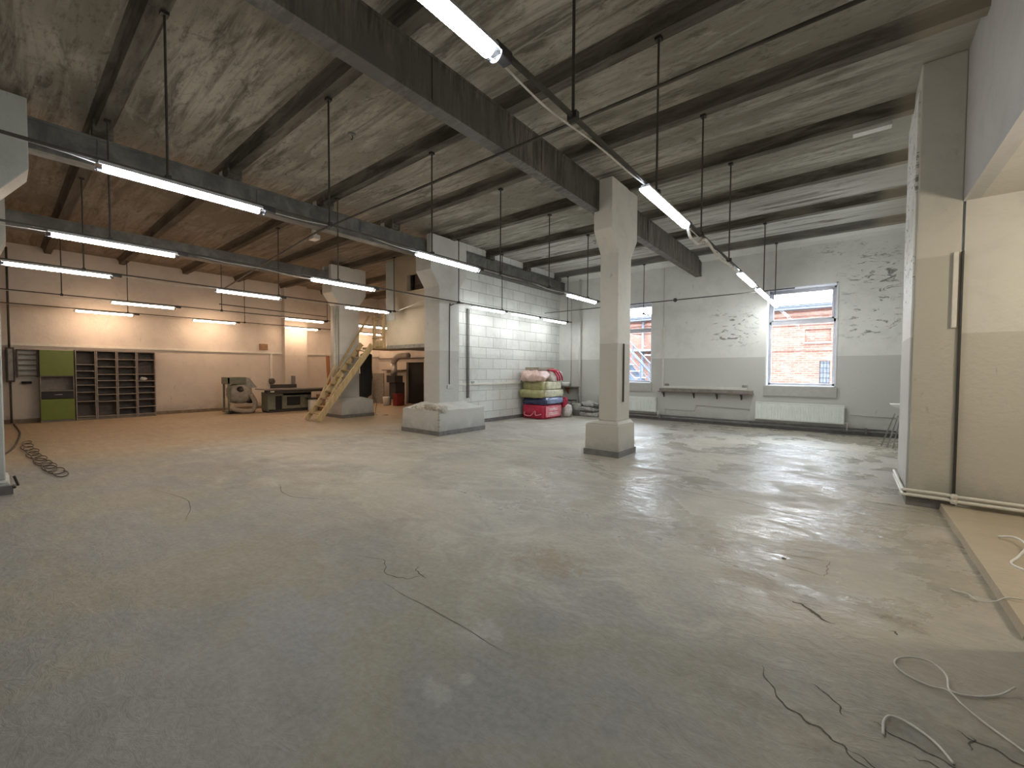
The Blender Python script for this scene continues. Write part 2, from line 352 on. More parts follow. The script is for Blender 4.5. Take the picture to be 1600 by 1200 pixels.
# ------------------------------------------------------------------ shell
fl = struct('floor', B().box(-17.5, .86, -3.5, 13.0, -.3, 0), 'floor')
struct('floor', B().box(.98, 5.3, 1.5, 6.45, -.3, .055), 'floor2')
cl = setting('ceiling')
obj('ceiling_slab', B().box(-17.5, 1.4, -3.5, 13.0, ZS, ZS+.25), 'ceil', cl)
for y in RIBS:
    pr = [(-.065, ZR), (.065, ZR), (.08, 4.69), (.10, 4.73), (.15, ZS+.01), (-.15, ZS+.01), (-.10, 4.73), (-.08, 4.69)]
    obj('ceiling_rib', B().prism([(y+a, z) for a, z in pr], 'x', XL, .86), 'rib', cl, label='dark sooty concrete ceiling rib')
obj('ceiling_slab', B().box(.98, 5.3, 1.5, 6.3, 3.22, 3.4), 'rwall', cl, label='low painted ceiling of the side room')
struct('wall_left', B().box(XL-.3, XL, -3.5, YE+.3, 0, 5.05), 'lwall')
struct('wall_behind', B().box(-17.5, 1.4, YB-.3, YB, 0, 5.05), 'lwall')
b = B().box(XL, -15.12, YE, YE+.25, 0, ZS).box(-15.12, -13.94, YE, YE+.25, 1.80, ZS).box(-13.94, -8.25, YE, YE+.25, 0, ZS)
struct('wall_end', b, 'lwall')
dr = setting('door_1', (-14.5, YE, 0))
obj('door_leaf', B().box(-15.12, -13.94, YE+.12, YE+.17, 0, 1.8), 'black', dr)
obj('door_handle', B().box(-14.02, -13.97, YE+.06, YE+.12, .9, 1.12), 'white', dr, label='small pale door handle plate')
# window wall with two openings
W2, W1, WZ = (-1.72, -.27), (-6.14, -4.69), (1.09, 3.58)
b = B().box(-8.25, W1[0], YW, YW+.5, 0, 5.05).box(W1[1], W2[0], YW, YW+.5, 0, 5.05).box(W2[1], 1.4, YW, YW+.5, 0, 5.05)
for a in (W1, W2): b.box(a[0], a[1], YW, YW+.5, 0, WZ[0]); b.box(a[0], a[1], YW, YW+.5, WZ[1], 5.05)
struct('wall_window_side', b, 'wwall')
struct('trim_1', B().prism([(12.1, ZS), (12.1, 4.66), (12.25, 4.55), (12.5, 4.52), (12.5, ZS)], 'x', -8, .86), 'wwall')
b = B().box(-8.25, -8.0, 7.25, YW, 0, ZS)
struct('wall_block', b, 'block')
for n_, a in (('window_1', W1), ('window_2', W2)):
    wd = setting(n_, ((a[0]+a[1])/2, YW, WZ[0])); x0, x1 = a; z0, z1 = WZ
    e = .03
    rv = B().box(x0, x0+e, YW-.012, YW+.36, z0, z1).box(x1-e, x1, YW-.012, YW+.36, z0, z1).box(x0, x1, YW-.012, YW+.36, z1-e, z1).box(x0, x1, YW-.012, YW+.36, z0, z0+e)
    obj('window_reveal', rv, 'reveal', wd)
    f = B(); t = .055; yf0, yf1 = YW+.30, YW+.37; X0, X1, Z0, Z1 = x0+e, x1-e, z0+e, z1-e; zt = 2.72
    f.box(X0, X0+t, yf0, yf1, Z0, Z1).box(X1-t, X1, yf0, yf1, Z0, Z1).box(X0, X1, yf0, yf1, Z0, Z0+t).box(X0, X1, yf0, yf1, Z1-t, Z1).box(X0, X1, yf0, yf1, zt-.045, zt+.045)
    obj('window_frame', f, 'pvc', wd, bev=.006)
    f = B(); t2 = t+.035                                   # sash of the top light
    f.box(X0+t, X0+t2, yf0-.015, yf1, zt+.045, Z1-t).box(X1-t2, X1-t, yf0-.015, yf1, zt+.045, Z1-t).box(X0+t, X1-t, yf0-.015, yf1, zt+.045, zt+.08).box(X0+t, X1-t, yf0-.015, yf1, Z1-t2, Z1-t)
    obj('window_sash', f, 'pvc', wd, bev=.004)
    obj('window_pane', B().box(X0+t, X1-t, yf0+.03, yf0+.036, Z0+t, zt-.045), 'glass', wd)
    obj('window_pane', B().box(X0+t2, X1-t2, yf0+.03, yf0+.036, zt+.08, Z1-t2), 'glass', wd)
    obj('window_sill', B().box(x0-.03, x1+.02, YW-.055, YW, .85, z0+.012), 'sill', wd, bev=.004)
# right side: wall in the plane x = .86 with a wide opening into a side room
b = B().box(.86, 1.3, YB, 3.42, 0, 5.05).box(.86, .98, 3.42, 6.32, 3.22, 5.05)
struct('wall_right', b, 'lint')
struct('wall_right', B().box(.86, 1.3, 7.3, 12.6, 0, 5.05), 'wwall')
struct('wall_side_room', B().box(.88, 5.3, 6.30, 6.6, 0, 5.05), 'rwall')
struct('wall_side_room', B().box(5.3, 5.5, 1.3, 6.6, 0, 5.05).box(.98, 5.5, 1.3, 1.5, 0, 5.05), 'rwall')
st = B(); n = 26
pf = []
for i in range(n+1):
    y = 6.28 - (6.28-3.5)*i/n; jx = noise.noise(Vector((0, y*3, 0)))*.012
    pf.append((.775+jx, y))
top = [st.bm.verts.new((x, y, .068)) for x, y in pf]; bot = [st.bm.verts.new((x-.012, y, 0)) for x, y in pf]; ins = [st.bm.verts.new((1.0, y, .06)) for x, y in pf]; inb = [st.bm.verts.new((1.0, y, 0)) for x, y in pf]
for i in range(n):
    st.bm.faces.new([bot[i], bot[i+1], top[i+1], top[i]]); st.bm.faces.new([top[i], top[i+1], ins[i+1], ins[i]]); st.bm.faces.new([inb[i+1], inb[i], ins[i], ins[i+1]])
st.bm.faces.new([bot[0], top[0], ins[0], inb[0]]); st.bm.faces.new([bot[n], inb[n], ins[n], top[n]])
struct('trim_2', st, 'floor2')
obj('threshold_edge', B().box(.768, .79, 3.5, 6.25, 0, .071), 'floor2', bpy.data.objects['trim_2'], label='worn pale concrete edge of the threshold')
# skirting
struct('baseboard_block', B().box(-8.0, -7.985, 7.62, YW, 0, .1), 'skirt')
struct('baseboard_left', B().box(XL, XL+.015, -3, YE, 0, .1), plain('brown_skirting', (.2, .15, .10)))
struct('baseboard_window', B().box(-8, .86, YW-.012, YW, 0, .09), 'skirt')
struct('trim_3', B().box(-8.01, -7.965, 7.62, 10.75, 1.06, 1.115), 'trunk', bev=.004)

# ------------------------------------------------------------------ columns
def column(name, label, x0, x1, y0, y1, base, mat, bx, hb=.6, slope=.05, cheeks=(), corb=.25, z1=3.45, z2=3.8, rub=False):
    cx, cy = (x0+x1)/2, (y0+y1)/2
    t = thing(name, label, 'column', (cx, cy, 0), 'concrete columns')
    prof = [(y0, hb), (y1, hb), (y1, z1), (y1+corb, z2), (y1+corb, 4.115), (y0-corb, 4.115), (y0-corb, z2), (y0, z1)]
    s_ = B().prism(prof, 'x', x0, x1)
    for (a, c) in cheeks: s_.box(a, c, y0-corb, y1+corb, 4.1, ZR+.02)
    obj('shaft', s_, mat, t, bev=.012)
    X0, X1, Y0, Y1 = base
    e = .012
    fb = B().frustum((X0, X1, Y0, Y1), (X0+.01, X1-.01, Y0+.01, Y1-.01), 0, hb-slope)
    fb.frustum((X0+.01, X1-.01, Y0+.01, Y1-.01), (x0-bx, x1+bx, y0-bx, y1+bx), hb-slope, hb+.12 if rub else hb)
    if rub:
        bmesh.ops.subdivide_edges(fb.bm, edges=fb.bm.edges[:], cuts=9, use_grid_fill=True)
        for v in fb.bm.verts:
            e_ = max(0, min(1, (v.co.z-.35)/.25)); d_ = noise.noise(v.co*4)*.03*(.3+e_)+noise.noise(v.co*13)*.018*(.2+e_)
            v.co += Vector((-.4*abs(d_) if v.co.x > -7.5 else .4*abs(d_), abs(d_)*.6 if v.co.y < 6.7 else 0, d_ if v.co.z > .45 else 0))
    o = obj('base', fb, mat, t, bev=.02 if not rub else 0)
    obj('skirting', B().box(X0-e, X1+e, Y0-e, Y1+e, 0, .10), 'skirt', t)
    return t
c1 = column('concrete_column', 'slim white column standing alone in the middle, grey lower part, in front of the small window', -3.40, -3.07, 6.6, 7.13, (-3.62, -2.985, 6.50, 7.2), 'col', .02, .60, .06, [(-3.31, -3.07)])
obj('cable_cover', B().box(-3.075, -3.05, 6.83, 6.86, .92, 1.93), 'dark', c1, label='narrow dark vertical strip')
c2 = column('concrete_column', 'thick white column with a broad broken plinth at the end of the block wall', -8.12, -7.57, 6.6, 7.25, (-8.36, -7.03, 6.12, 7.6), 'bcol', .1, .56, .0, [(-7.72, -7.57), (-8.12, -8.0)], rub=True)
c3 = column('concrete_column', 'thick white column beside the wooden ladder', -12.67, -12.12, 6.6, 7.25, (-12.87, -11.86, 6.5, 7.6), 'bcol', .08, .6, .08, [(-12.27, -12.12), (-12.67, -12.55)])
c4 = column('concrete_column', 'white column cut by the left edge of the photo, nearest to the camera', -8.12, -7.57, -.6, .04, (-8.2, -7.5, -.68, .08), 'lcol', .02, .16, .03, [(-7.72, -7.57), (-8.12, -8.0)])
c5 = column('concrete_column', 'far column whose capital shows at the left edge behind the nearest one', -12.67, -12.12, -.6, .04, (-12.7, -12.1, -.62, .05), 'lcol', .02, .5, .05, [(-12.27, -12.12), (-12.67, -12.55)], corb=.12)
# broken plaster lumps on the wide plinth
for i in range(26):
    u = random.random()**1.6; x = -7.06 - u*1.1; y = 6.17 + random.random()*.16*(1-u*.5); r_ = random.uniform(.045, .115)*(1-.4*u)
    zc = .55 + (y-6.12)*.28
    obj('broken_plaster', B().sack(x-r_*1.4, x+r_*1.4, y-r_*.8, y+r_*.8, zc-r_*.5, zc+r_*.75, .035, i, 6, 3, .45), ('rubble', 'chipst')[i % 3 == 0], c2)
bb = B()
z = .60
while z > .1:
    h_ = random.uniform(.03, .07); wv = random.uniform(.012, .032)
    bb.box(-7.03-wv, -7.022, 6.112, 6.112+wv*1.1, z-h_, z); z -= h_+random.uniform(.0, .03)
obj('chipped_corner', bb, 'chipst', c2)

# ------------------------------------------------------------------ steel beams
def ibeam(label, x0, x1, ya, yb, mt='beam', zt=ZR, wi=.5):
    t = thing('steel_beam', label, 'beam', ((x0+x1)/2, (ya+yb)/2, 4.12), 'long roof beams')
    obj('bottom_flange', B().box(x0, x1, ya, yb, 4.118, 4.16), mt, t, bev=.004)
    obj('top_flange', B().box(x0, x1, ya, yb, zt-.035, zt), mt, t)
    m = (x0+x1)/2; hw = (x1-x0)*wi*.9
    obj('web', B().box(m-hw, m+hw, ya, yb, 4.15, zt-.03), mt, t)
    y = ya+.3
    while y < yb:
        obj('stiffener_plate', B().box(m-hw-.012, m+hw+.012, y, y+.016, 4.15, zt-.03), mt, t); y += 1.9
    return t
ibeam('dark sooty steel beam resting on the slim middle column', -3.47, -3.31, YB, YW)
ib2 = ibeam('dark steel beam running over the block wall and the thick plinth column', -8.0, -7.78, YB, YW, 'beam2', 4.50)
ibeam('farthest steel beam over the column by the ladder', -12.55, -12.27, YB, 7.2, 'beam2', 4.42)
for y in RIBS[2:]:
    obj('rib_seat', B().box(-7.86, -7.70, y-.10, y+.10, 4.50, 4.70), 'rib', ib2)
    if y < 7: obj('rib_seat', B().box(-8.16, -8.02, y-.08, y+.08, 4.50, 4.70), 'lcol', ib2, label='pale concrete block')
struct('trim_4', B().box(-7.99, -7.86, 7.4, YW, ZR-.02, ZS), 'block')

# right pilaster
t = thing('concrete_pilaster', 'cream pilaster at right with darker lower half, next to the opening', 'pilaster', (.69, 6.8, 0))
obj('shaft', B().box(.52, .86, 6.3, 7.35, 0, ZS), 'pil', t, bev=.012)
obj('plaster_coat', B().sack(.500, .525, 6.33, 7.34, .15, 4.5, .008, 3, 3, 9, .02), 'wwall', t, label='rough white plaster on the side')
obj('foot', B().box(.50, .87, 6.28, 7.37, 0, .09), 'skirt', t, bev=.004)
b = B().tube([(.865, 6.275, 2.70), (.865, 6.275, .16)], .012)
tag(obj('conduit', b, 'dark'), 'dark vertical line of conduit in the groove beside the right pilaster', 'conduit')
tag(obj('cable_duct', B().box(.80, .838, 6.262, 6.298, 1.92, 2.70), 'trunk', bev=.003), 'short white cable duct high on the right pilaster', 'cable duct')
t = thing('heating_pipes', 'pair of cream heating pipes low on the right wall and pilaster', 'pipe', (.9, 6.2, .1))
for z_, dy in ((.175, 0), (.125, .0)):
    obj('pipe', B().tube(crv([(.47, 7.35, z_), (.47, 6.5, z_), (.475, 6.25, z_), (.52, 6.235, z_), (.80, 6.235, z_), (.86, 6.21, z_-.005), (.93, 6.215, z_-.005), (1.6, 6.23, z_-.01), (3.5, 6.23, z_-.02)], 6), .017, 10), 'trunk', t, True)
    obj('elbow', B().lathe([(.02, -.025), (.027, -.02), (.027, .02), (.02, .025)], (.86, 6.21, z_-.005), 12), 'trunk', t, True)
# shelf and sticks behind pilaster
t = thing('wall_shelf', 'small white shelf poking out behind the right pilaster', 'shelf', (.7, 10.6, .85))
obj('board', B().prism([(.86, .87), (.58, .87), (.60, .845), (.86, .74)], 'y', 10.35, 10.75), 'white', t)
for i, (x, y, lean) in enumerate(((.70, 10.9, .12), (.66, 11.0, .16), (.74, 10.8, .08))):
    tag(obj('leaning_batten', B().beam((x-lean, y, 0), (x+.03, y+.05, .62+.03*i), .022, .022), 'grey'), ['middle thin grey batten leaning in the corner behind the pilaster', 'leftmost thin grey batten leaning in the corner behind the pilaster', 'rightmost thin grey batten leaning in the corner behind the pilaster'][i], 'batten', 'battens in the far right corner')

# ------------------------------------------------------------------ light rows
def tube_light(X, Z, yc, mat, L=1.25, box=True, label=''):
    t = thing('tube_light', label, 'ceiling light', (X, yc, Z), 'long tube lights')
    y0, y1 = yc-L/2, yc+L/2
    a = .046
    obj('housing', B().prism([(X-a, Z+.005), (X-a*.8, Z+.035), (X+a*.8, Z+.035), (X+a, Z+.005)], 'y', y0+.02, y1-.02), 'house', t)
    arc = [(X+a*math.cos(q), Z+.003+.045*math.sin(q)) for q in [math.pi+math.pi*i/10 for i in range(11)]]
    obj('diffuser', B().prism(arc, 'y', y0+.05, y1-.05), mat, t)
    for s0, s1 in ((y0, y0+.05), (y1-.05, y1)):
        cap = [(X+a*.98*math.cos(q), Z+.003+.045*.98*math.sin(q)) for q in [math.pi+math.pi*i/8 for i in range(9)]]
        obj('end_cap', B().prism(cap, 'y', s0, s1), 'clear', t)
    if box:
        obj('junction_box', B().box(X-.035, X+.03, y1-.02, y1+.11, Z+.0, Z+.06), 'dark', t, bev=.008)
    return t
ROWS = [
 # X, Z, [centres], material, rods, rail (y0,y1), label words
 (-1.48, 3.10, [1.05, 4.32, 8.5, 10.2, 11.72], 'cool', [2.46, 4.0, 5.53, 7.05, 10.3, 12.03], (-.5, 12.42), 'right-hand row'),
 (-4.78, 3.10, [1.16, 4.38, 8.44], 'cool', [1.0, 2.49, 4.03, 5.56, 7.07, 8.66, 12.03], (-.5, 12.4), 'second row from the right'),
 (-7.38, 3.05, [1.02, 4.12, 8.14, 9.74, 11.3], 'cool2', [.95, 4.0, 7.05, 8.66, 12.03], (-.5, 12.3), 'row beside the block wall'),
 (-9.95, 3.05, [.68, 3.42, 6.2], 'neut', [.95, 4.0, 7.03], (-1, 7.15), 'row in front of the mezzanine'),
 (-13.7, 3.05, [2.35, 6.3, 8.75], 'warm', [.95, 4.0, 7.03], (-1, 9.5), 'second row from the left wall'),
 (-16.5, 3.05, [1.98, 4.62, 7.46, 10.3], 'warm', [2.46, 5.5, 8.6], (-1, 10.9), 'row nearest the left wall'),
]
ORD = {3: ['nearest', 'middle', 'farthest'], 4: ['nearest', 'second', 'third', 'farthest'], 5: ['nearest', 'second', 'third', 'fourth', 'farthest']}
for ri, (X, Z, cs, mt, rods, (ya, yb), wd) in enumerate(ROWS):
    tone = {'cool': 'cool white', 'cool2': 'cool white', 'neut': 'white', 'warm': 'warm white'}[mt]
    for i, yc in enumerate(cs):
        tube_light(X, Z, yc, mt if not (ri == 2 and i < 2) else 'neut', 1.25, True, '%s tube light, %s of the %s' % (tone, ORD[len(cs)][i], wd))
    t = thing('lighting_rail', 'dark hanging rail with rods carrying the %s of tube lights' % wd, 'lighting rail', (X, (ya+yb)/2, Z), 'hanging lighting rails')
    obj('rail', B().beam((X, ya, Z+.05), (X, yb, Z+.05), .026, .022), 'rail', t)
    for y in rods:
        if ri == 5 and y > 11: continue
        obj('hanger_rod', B().tube([(X, y, Z+.03), (X, y, ZR+.005)], .011, 6), 'rod', t)
        obj('rod_clamp', B().box(X-.035, X+.035, y-.02, y+.02, Z+.025, Z+.075), 'dark', t); obj('rod_clamp', B().box(X-.03, X+.03, y-.03, y+.03, ZR-.03, ZR), 'dark', t)
    pts = []; y = max(ya, -.2); sd = ri*2.3
    while y < yb-.1:
        pts.append((X-.02+.018*math.sin(y*2.3+sd), y, Z+.025+.02*math.sin(y*1.9+sd)+.012*math.sin(y*5.1))); y += .3
    obj('power_cable', B().tube(crv(pts, 3), .006, 6), 'cable', t, True, label='thin pale cable tied to the rail')
tag(obj('flexible_conduit', B().tube(crv([(-1.48, 4.97, 3.12), (-1.49, 5.12, 3.02), (-1.47, 5.35, 2.99), (-1.46, 5.52, 3.08), (-1.45, 5.7, 3.10), (-1.46, 6.3, 3.04), (-1.47, 7.0, 3.07), (-1.47, 7.7, 3.08)], 6), .017, 8), 'cable', smooth=True), 'pale sagging conduit after the second lamp of the right-hand row', 'conduit')
# cross pipes
def run(label, pts, r, mat='rail'):
    return tag(obj('overhead_pipe', B().tube(pts, r, 8), mat, smooth=True), label, 'pipe')
run('dark pipe crossing just under the steel beams from right to left', [(.86, 3.9, 4.08), (-7.9, 3.9, 4.08), (-10.2, 3.9, 3.9), (-13.2, 3.9, 3.62)], .017)
fb = run('thin dark pipe crossing near the window wall between the light rows', [(-.9, 10.0, 3.12), (-6.9, 10.0, 3.12)], .012)
obj('knob', B().lathe([(.01, -.045), (.04, -.03), (.045, 0), (.04, .03), (.01, .045)], (-3.22, 10.0, 3.12), 12), 'dark', fb, True)
run('dark pipe sagging above the left bays beside the far row', [(-13.9, 4.0, 3.30), (-13.9, 7.1, 3.26)], .012)
run('pale pipe bracing the hanging rail to the thick plinth column', [(-9.95, 7.1, 3.1), (-8.14, 6.75, 3.22)], .014, 'trunk')
# small boxes on the ceiling
tag(obj('ceiling_plate', B().box(-.05, .33, 7.12, 7.24, 4.56, 4.60), 'white', bev=.004), 'white flat plate under a rib near the right pilaster', 'plate')
tag(obj('junction_box', B().box(-9.97, -9.72, 4.68, 4.84, 4.50, 4.60).box(-9.9, -9.8, 4.72, 4.8, 4.6, 4.745), 'white', bev=.006), 'white junction box under the ceiling over the left bays', 'junction box')
for (x, y, lb) in ((-5.5, 3.2, 'small round ceiling rose between the first ribs left of the main beam'), (-5.1, 9.6, 'small round ceiling rose beside the slim column capital')):
    o = thing('ceiling_rose', lb, 'ceiling rose', (x, y, ZS))
    obj('plate', B().lathe([(.03, -.02), (.05, -.012), (.055, 0)], (x, y, ZS), 16), 'grey', o, True)
    obj('hook', B().tube(crv([(x, y, ZS-.01), (x+.02, y, ZS-.05), (x, y, ZS-.08), (x-.02, y, ZS-.06)], 4), .006, 6), 'dark', o)

# ------------------------------------------------------------------ window wall fittings
def radiator(label, x0, x1):
    t = thing('panel_radiator', label, 'radiator', ((x0+x1)/2, YW-.07, .23), 'panel radiators under the windows')
    n_ = int((x1-x0)/.0333); bb = B(); y = YW-.115
    bb.box(x0, x1, y+.012, YW-.03, .24, .67)
    for i in range(n_):
        c = x0+(i+.5)*(x1-x0)/n_
        bb.prism([(c-.012, y+.013), (c-.007, y), (c+.007, y), (c+.012, y+.013)], 'z', .265, .645)
    obj('panel', bb, 'rad', t)
    obj('top_grille', B().box(x0-.004, x1+.004, y, YW-.025, .668, .682), 'rad', t)
    obj('side_cover', B().box(x0-.006, x0, y, YW-.025, .235, .68), 'rad', t); obj('side_cover', B().box(x1, x1+.006, y, YW-.025, .235, .68), 'rad', t)
    obj('valve', B().tube([(x1+.005, YW-.07, .27), (x1+.06, YW-.07, .27), (x1+.06, YW-.07, .1)], .014, 8), 'white', t, True)
    obj('bracket', B().box(x0+.2, x0+.24, YW-.03, YW, .3, .6).box(x1-.24, x1-.2, YW-.03, YW, .3, .6), 'rad', t)
radiator('white ribbed radiator under the large right window', -1.9, -.1)
radiator('white ribbed radiator under the small window behind the slim column', -6.3, -4.52)
t = thing('wall_pipes', 'grey heating pipes along the foot of the window wall', 'pipe', (-3, YW-.05, .1))
for z_, y_ in ((.15, .045), (.085, .07)):
    obj('pipe', B().tube([(-7.9, YW-y_, z_+.01), (.84, YW-y_, z_)], .016, 8), 'skirt', t, True)
for x in (-7.4, -4.4, -2.05, .3):
    obj('pipe_clip', B().box(x-.02, x+.02, YW-.09, YW, .06, .18), 'skirt', t)
tag(obj('wall_pipe', B().tube(crv([(-4.25, YW-.02, .06), (-4.25, YW-.02, .32), (-4.2, YW-.02, .34), (-3.5, YW-.02, .34), (-3.42, YW-.02, .37), (-3.38, YW-.02, .48), (-3.3, YW-.02, .50), (-2.15, YW-.02, .47), (-2.08, YW-.02, .44)], 5), .009, 6), 'sill', smooth=True), 'thin stepped pipe painted grey under the trunking shelf', 'pipe')
tag(obj('wall_pipe', B().tube([(.02, YW-.02, .47), (.8, YW-.02, .44)], .009, 6), 'sill', smooth=True), 'thin grey pipe on the wall right of the large radiator', 'pipe')
tag(obj('riser_pipe', B().tube([(-7.14, YW-.06, .05), (-7.14, YW-.06, 4.55)], .038, 12), 'white', smooth=True), 'tall white riser pipe in the left corner of the window wall', 'pipe')
tag(obj('riser_pipe', B().tube([(-7.5, YW-.03, .9), (-7.5, YW-.03, 4.1)], .012, 8), 'trunk', smooth=True), 'thin riser conduit left of the thick white riser pipe', 'conduit')
t = thing('cable_trunking', 'white L shaped cable trunking between the two windows', 'trunking', (-3.3, YW, 1))
obj('trunk', B().box(-4.36, -2.12, YW-.05, YW, .965, 1.035), 'trunk', t, bev=.004)
obj('trunk', B().box(-4.37, -4.32, YW-.03, YW, 1.03, 2.75), 'trunk', t, bev=.004)
obj('conduit', B().tube([(-4.345, YW-.012, 2.75), (-4.345, YW-.012, 4.5)], .009, 6), 'sill', t)
for x in (-4.22, -2.18): obj('socket', B().box(x-.06, x+.06, YW-.045, YW, 1.035, 1.10), 'grey', t, bev=.008)
t = thing('wall_shelf', 'long dark wooden shelf on brackets below the white trunking', 'shelf', (-3.2, YW-.1, .86))
obj('board', B().box(-4.42, -1.96, YW-.20, YW-.002, .855, .882), 'woodd', t, bev=.003)
obj('lip', B().box(-4.42, -1.98, YW-.075, YW-.004, .882, .96), 'eboard', t, label='pale upright strip')
for x in (-4.3, -3.45, -2.85, -2.25):
    obj('bracket', B().box(x-.015, x+.015, YW-.02, YW, .70, .855).box(x-.015, x+.015, YW-.16, YW, .835, .855).beam((x, YW-.14, .84), (x, YW-.015, .72), .02, .014), 'rail', t)
t = thing('wall_shelf', 'short dark corner shelf beside the sack pile', 'shelf', (-7.5, YW-.15, .93))
obj('board', B().box(-7.92, -7.12, YW-.32, YW, .90, .925), 'woodd', t)
obj('bracket', B().prism([(YW, .9), (YW-.26, .9), (YW, .66)], 'x', -7.62, -7.58), 'orange', t)
tag(obj('basin', B().lathe([(.10, 0), (.13, .02), (.14, .13), (.125, .145), (.10, .05), (.02, .04)], (-7.62, YW-.16, .927), 20), 'white', smooth=True), 'white round tub on the dark corner shelf', 'tub')
t = thing('stool', 'metal framed stool in the far corner below the shelf', 'stool', (-7.35, YW-.35, 0))
obj('seat', B().box(-7.6, -7.15, YW-.55, YW-.22, .46, .49), 'dark', t)
for sx in (-7.58, -7.17):
    for sy in (YW-.53, YW-.24): obj('leg', B().tube([(sx, sy, 0), (sx, sy, .47)], .012, 6), 'grey', t)
obj('stretcher', B().tube([(-7.58, YW-.53, .18), (-7.17, YW-.53, .18)], .009, 6), 'grey', t)
# block wall fittings
t = thing('wall_conduit', 'grey conduit bending down the side of the thick column to a socket', 'conduit', (-7.56, 6.95, 1.05))
obj('pipe', B().tube(crv([(-7.52, 7.35, 3.12), (-7.55, 7.15, 3.10), (-7.555, 6.97, 3.03), (-7.555, 6.92, 2.9), (-7.555, 6.91, 1.12)], 6), .011, 8), 'rail', t, True)
obj('socket', B().box(-7.57, -7.53, 6.83, 6.99, 1.02, 1.10), 'house', t, bev=.006)
tag(obj('wall_conduit', B().tube([(-7.96, 7.92, 3.1), (-7.96, 7.92, .72)], .018, 8).tube([(-7.96, 7.98, 3.1), (-7.96, 7.98, .72)], .012, 8), 'rail', smooth=True), 'twin dark steel conduit running down the block wall', 'conduit')
for i, y in enumerate((8.15, 10.28)):
    t = thing('wall_socket', 'grey socket on the %s end of the block wall trunking' % ('near', 'far')[i], 'socket', (-7.97, y, 1.14))
    obj('body', B().box(-7.99, -7.95, y-.05, y+.05, 1.115, 1.18), 'house', t, bev=.006)
    obj('face', B().box(-7.955, -7.945, y-.03, y+.03, 1.125, 1.17), 'grey', t)

# ------------------------------------------------------------------ sack pile at the block wall
def pack(name, label, cat, mat, box, amp=.02, seed=1, grp='packs piled against the block wall', sq=.2, fr=3.):
    x0, x1, y0, y1, z0, z1 = box
    t = thing(name, label, cat, ((x0+x1)/2, (y0+y1)/2, z0), grp)
    obj('wrap', B().sack(*box, amp, seed, fr, 9, sq), mat, t, True)
    return t
t = pack('insulation_pack', 'large red wrapped pack with white lines, lowest of the pile', 'pack', 'red', (-7.88, -7.08, 10.22, 11.28, 0, .43), .02, 1)
obj('print_panel', B().box(-7.085, -7.062, 10.34, 11.2, .06, .38), 'pink', t, bev=.006, label='pink printed side')
for i, (z_, a, c) in enumerate(((.30, 10.5, 10.95), (.26, 10.5, 11.0), (.17, 10.48, 10.98), (.12, 10.5, 11.0))):
    obj('print_line', B().box(-7.062, -7.056, a, c, z_, z_+.022), 'rwhite', t, label='white printed line')
obj('loose_end', B().tube(crv([(-7.8, 10.25, .2), (-7.7, 10.12, .12), (-7.5, 10.14, .10), (-7.35, 10.17, .24), (-7.32, 10.16, .12), (-7.15, 10.2, .16)], 5), .016, 6), 'pink', t, True, label='pale twisted plastic end')
t = pack('insulation_roll', 'black and blue shiny roll squeezed above the red pack', 'roll', 'navy', (-7.88, -7.03, 10.2, 11.32, .425, .66), .035, 2, sq=.35)
obj('sheen_panel', B().sack(-7.16, -6.99, 10.35, 11.26, .45, .64, .02, 5, 4, 5, .6), 'navl', t, True, label='blue glossy side')
t = pack('insulation_pack', 'olive and white pack with a pale end above the blue roll', 'pack', 'olive', (-7.92, -7.10, 10.08, 11.32, .64, .89), .022, 3)
obj('pale_side', B().sack(-7.2, -7.055, 10.32, 11.30, .655, .88, .022, 3, 4, 5, .2), 'pale', t, True, label='pale printed side')
t = pack('insulation_pack', 'olive film pack just under the pink sacks', 'pack', 'olive', (-7.88, -7.13, 10.22, 11.24, .875, 1.14), .016, 4)
obj('pale_side', B().sack(-7.22, -7.08, 10.4, 11.22, .89, 1.13, .016, 8, 4, 5, .2), 'pale', t, True, label='pale yellow side')
t = pack('plastic_sack', 'soft blush sack lying at the top left of the pile', 'sack', 'blush', (-7.9, -7.14, 10.06, 10.72, 1.12, 1.48), .06, 5, sq=.6, fr=4.)
t = pack('plastic_sack', 'white sack with red stripes on top right of the pile', 'sack', 'rwhite', (-7.8, -7.04, 10.68, 11.30, 1.12, 1.46), .05, 6, sq=.5, fr=4.)
for i in range(3):
    y = 10.72+i*.13
    obj('stripe', B().tube(crv([(-7.35, y-.10, 1.50), (-7.08, y, 1.46), (-6.995, y+.1, 1.30), (-7.01, y+.16, 1.15)], 5), [.012]+[.026]*14+[.012], 6), 'red', t, True, label='red stripe')
tag(obj('board_offcut', B().box(-7.72, -7.22, 10.16, 11.0, 1.47, 1.56, Matrix.Translation((0, 0, .0)) @ Matrix.Rotation(0, 4, 'X')), 'woodg', bev=.006), 'grey brown board lying on the very top of the sack pile', 'board')
t = thing('plastic_sack', 'small white and red bag standing at the right end of the pile', 'sack', (-7.0, 11.45, 0), 'packs piled against the block wall')
obj('bag', B().sack(-7.15, -6.88, 11.3, 11.6, 0, .40, .03, 7, 4, 6, .7), 'rwhite', t, True)
obj('bag_top', B().sack(-7.16, -6.98, 11.26, 11.48, .3, .62, .03, 9, 4, 6, .8), 'red', t, True, label='red upper part')
t = thing('bucket', 'grey bucket with a pale lid beside the sack pile', 'bucket', (-6.95, 11.95, 0))
obj('body', B().lathe([(.12, 0), (.15, .2), (.155, .22)], (-6.95, 11.95, 0), 20), 'grey', t, True)
obj('rim', B().lathe([(.155, .2), (.165, .21), (.165, .36), (.15, .40), (.05, .40)], (-6.95, 11.95, 0), 20), 'bag', t, True)
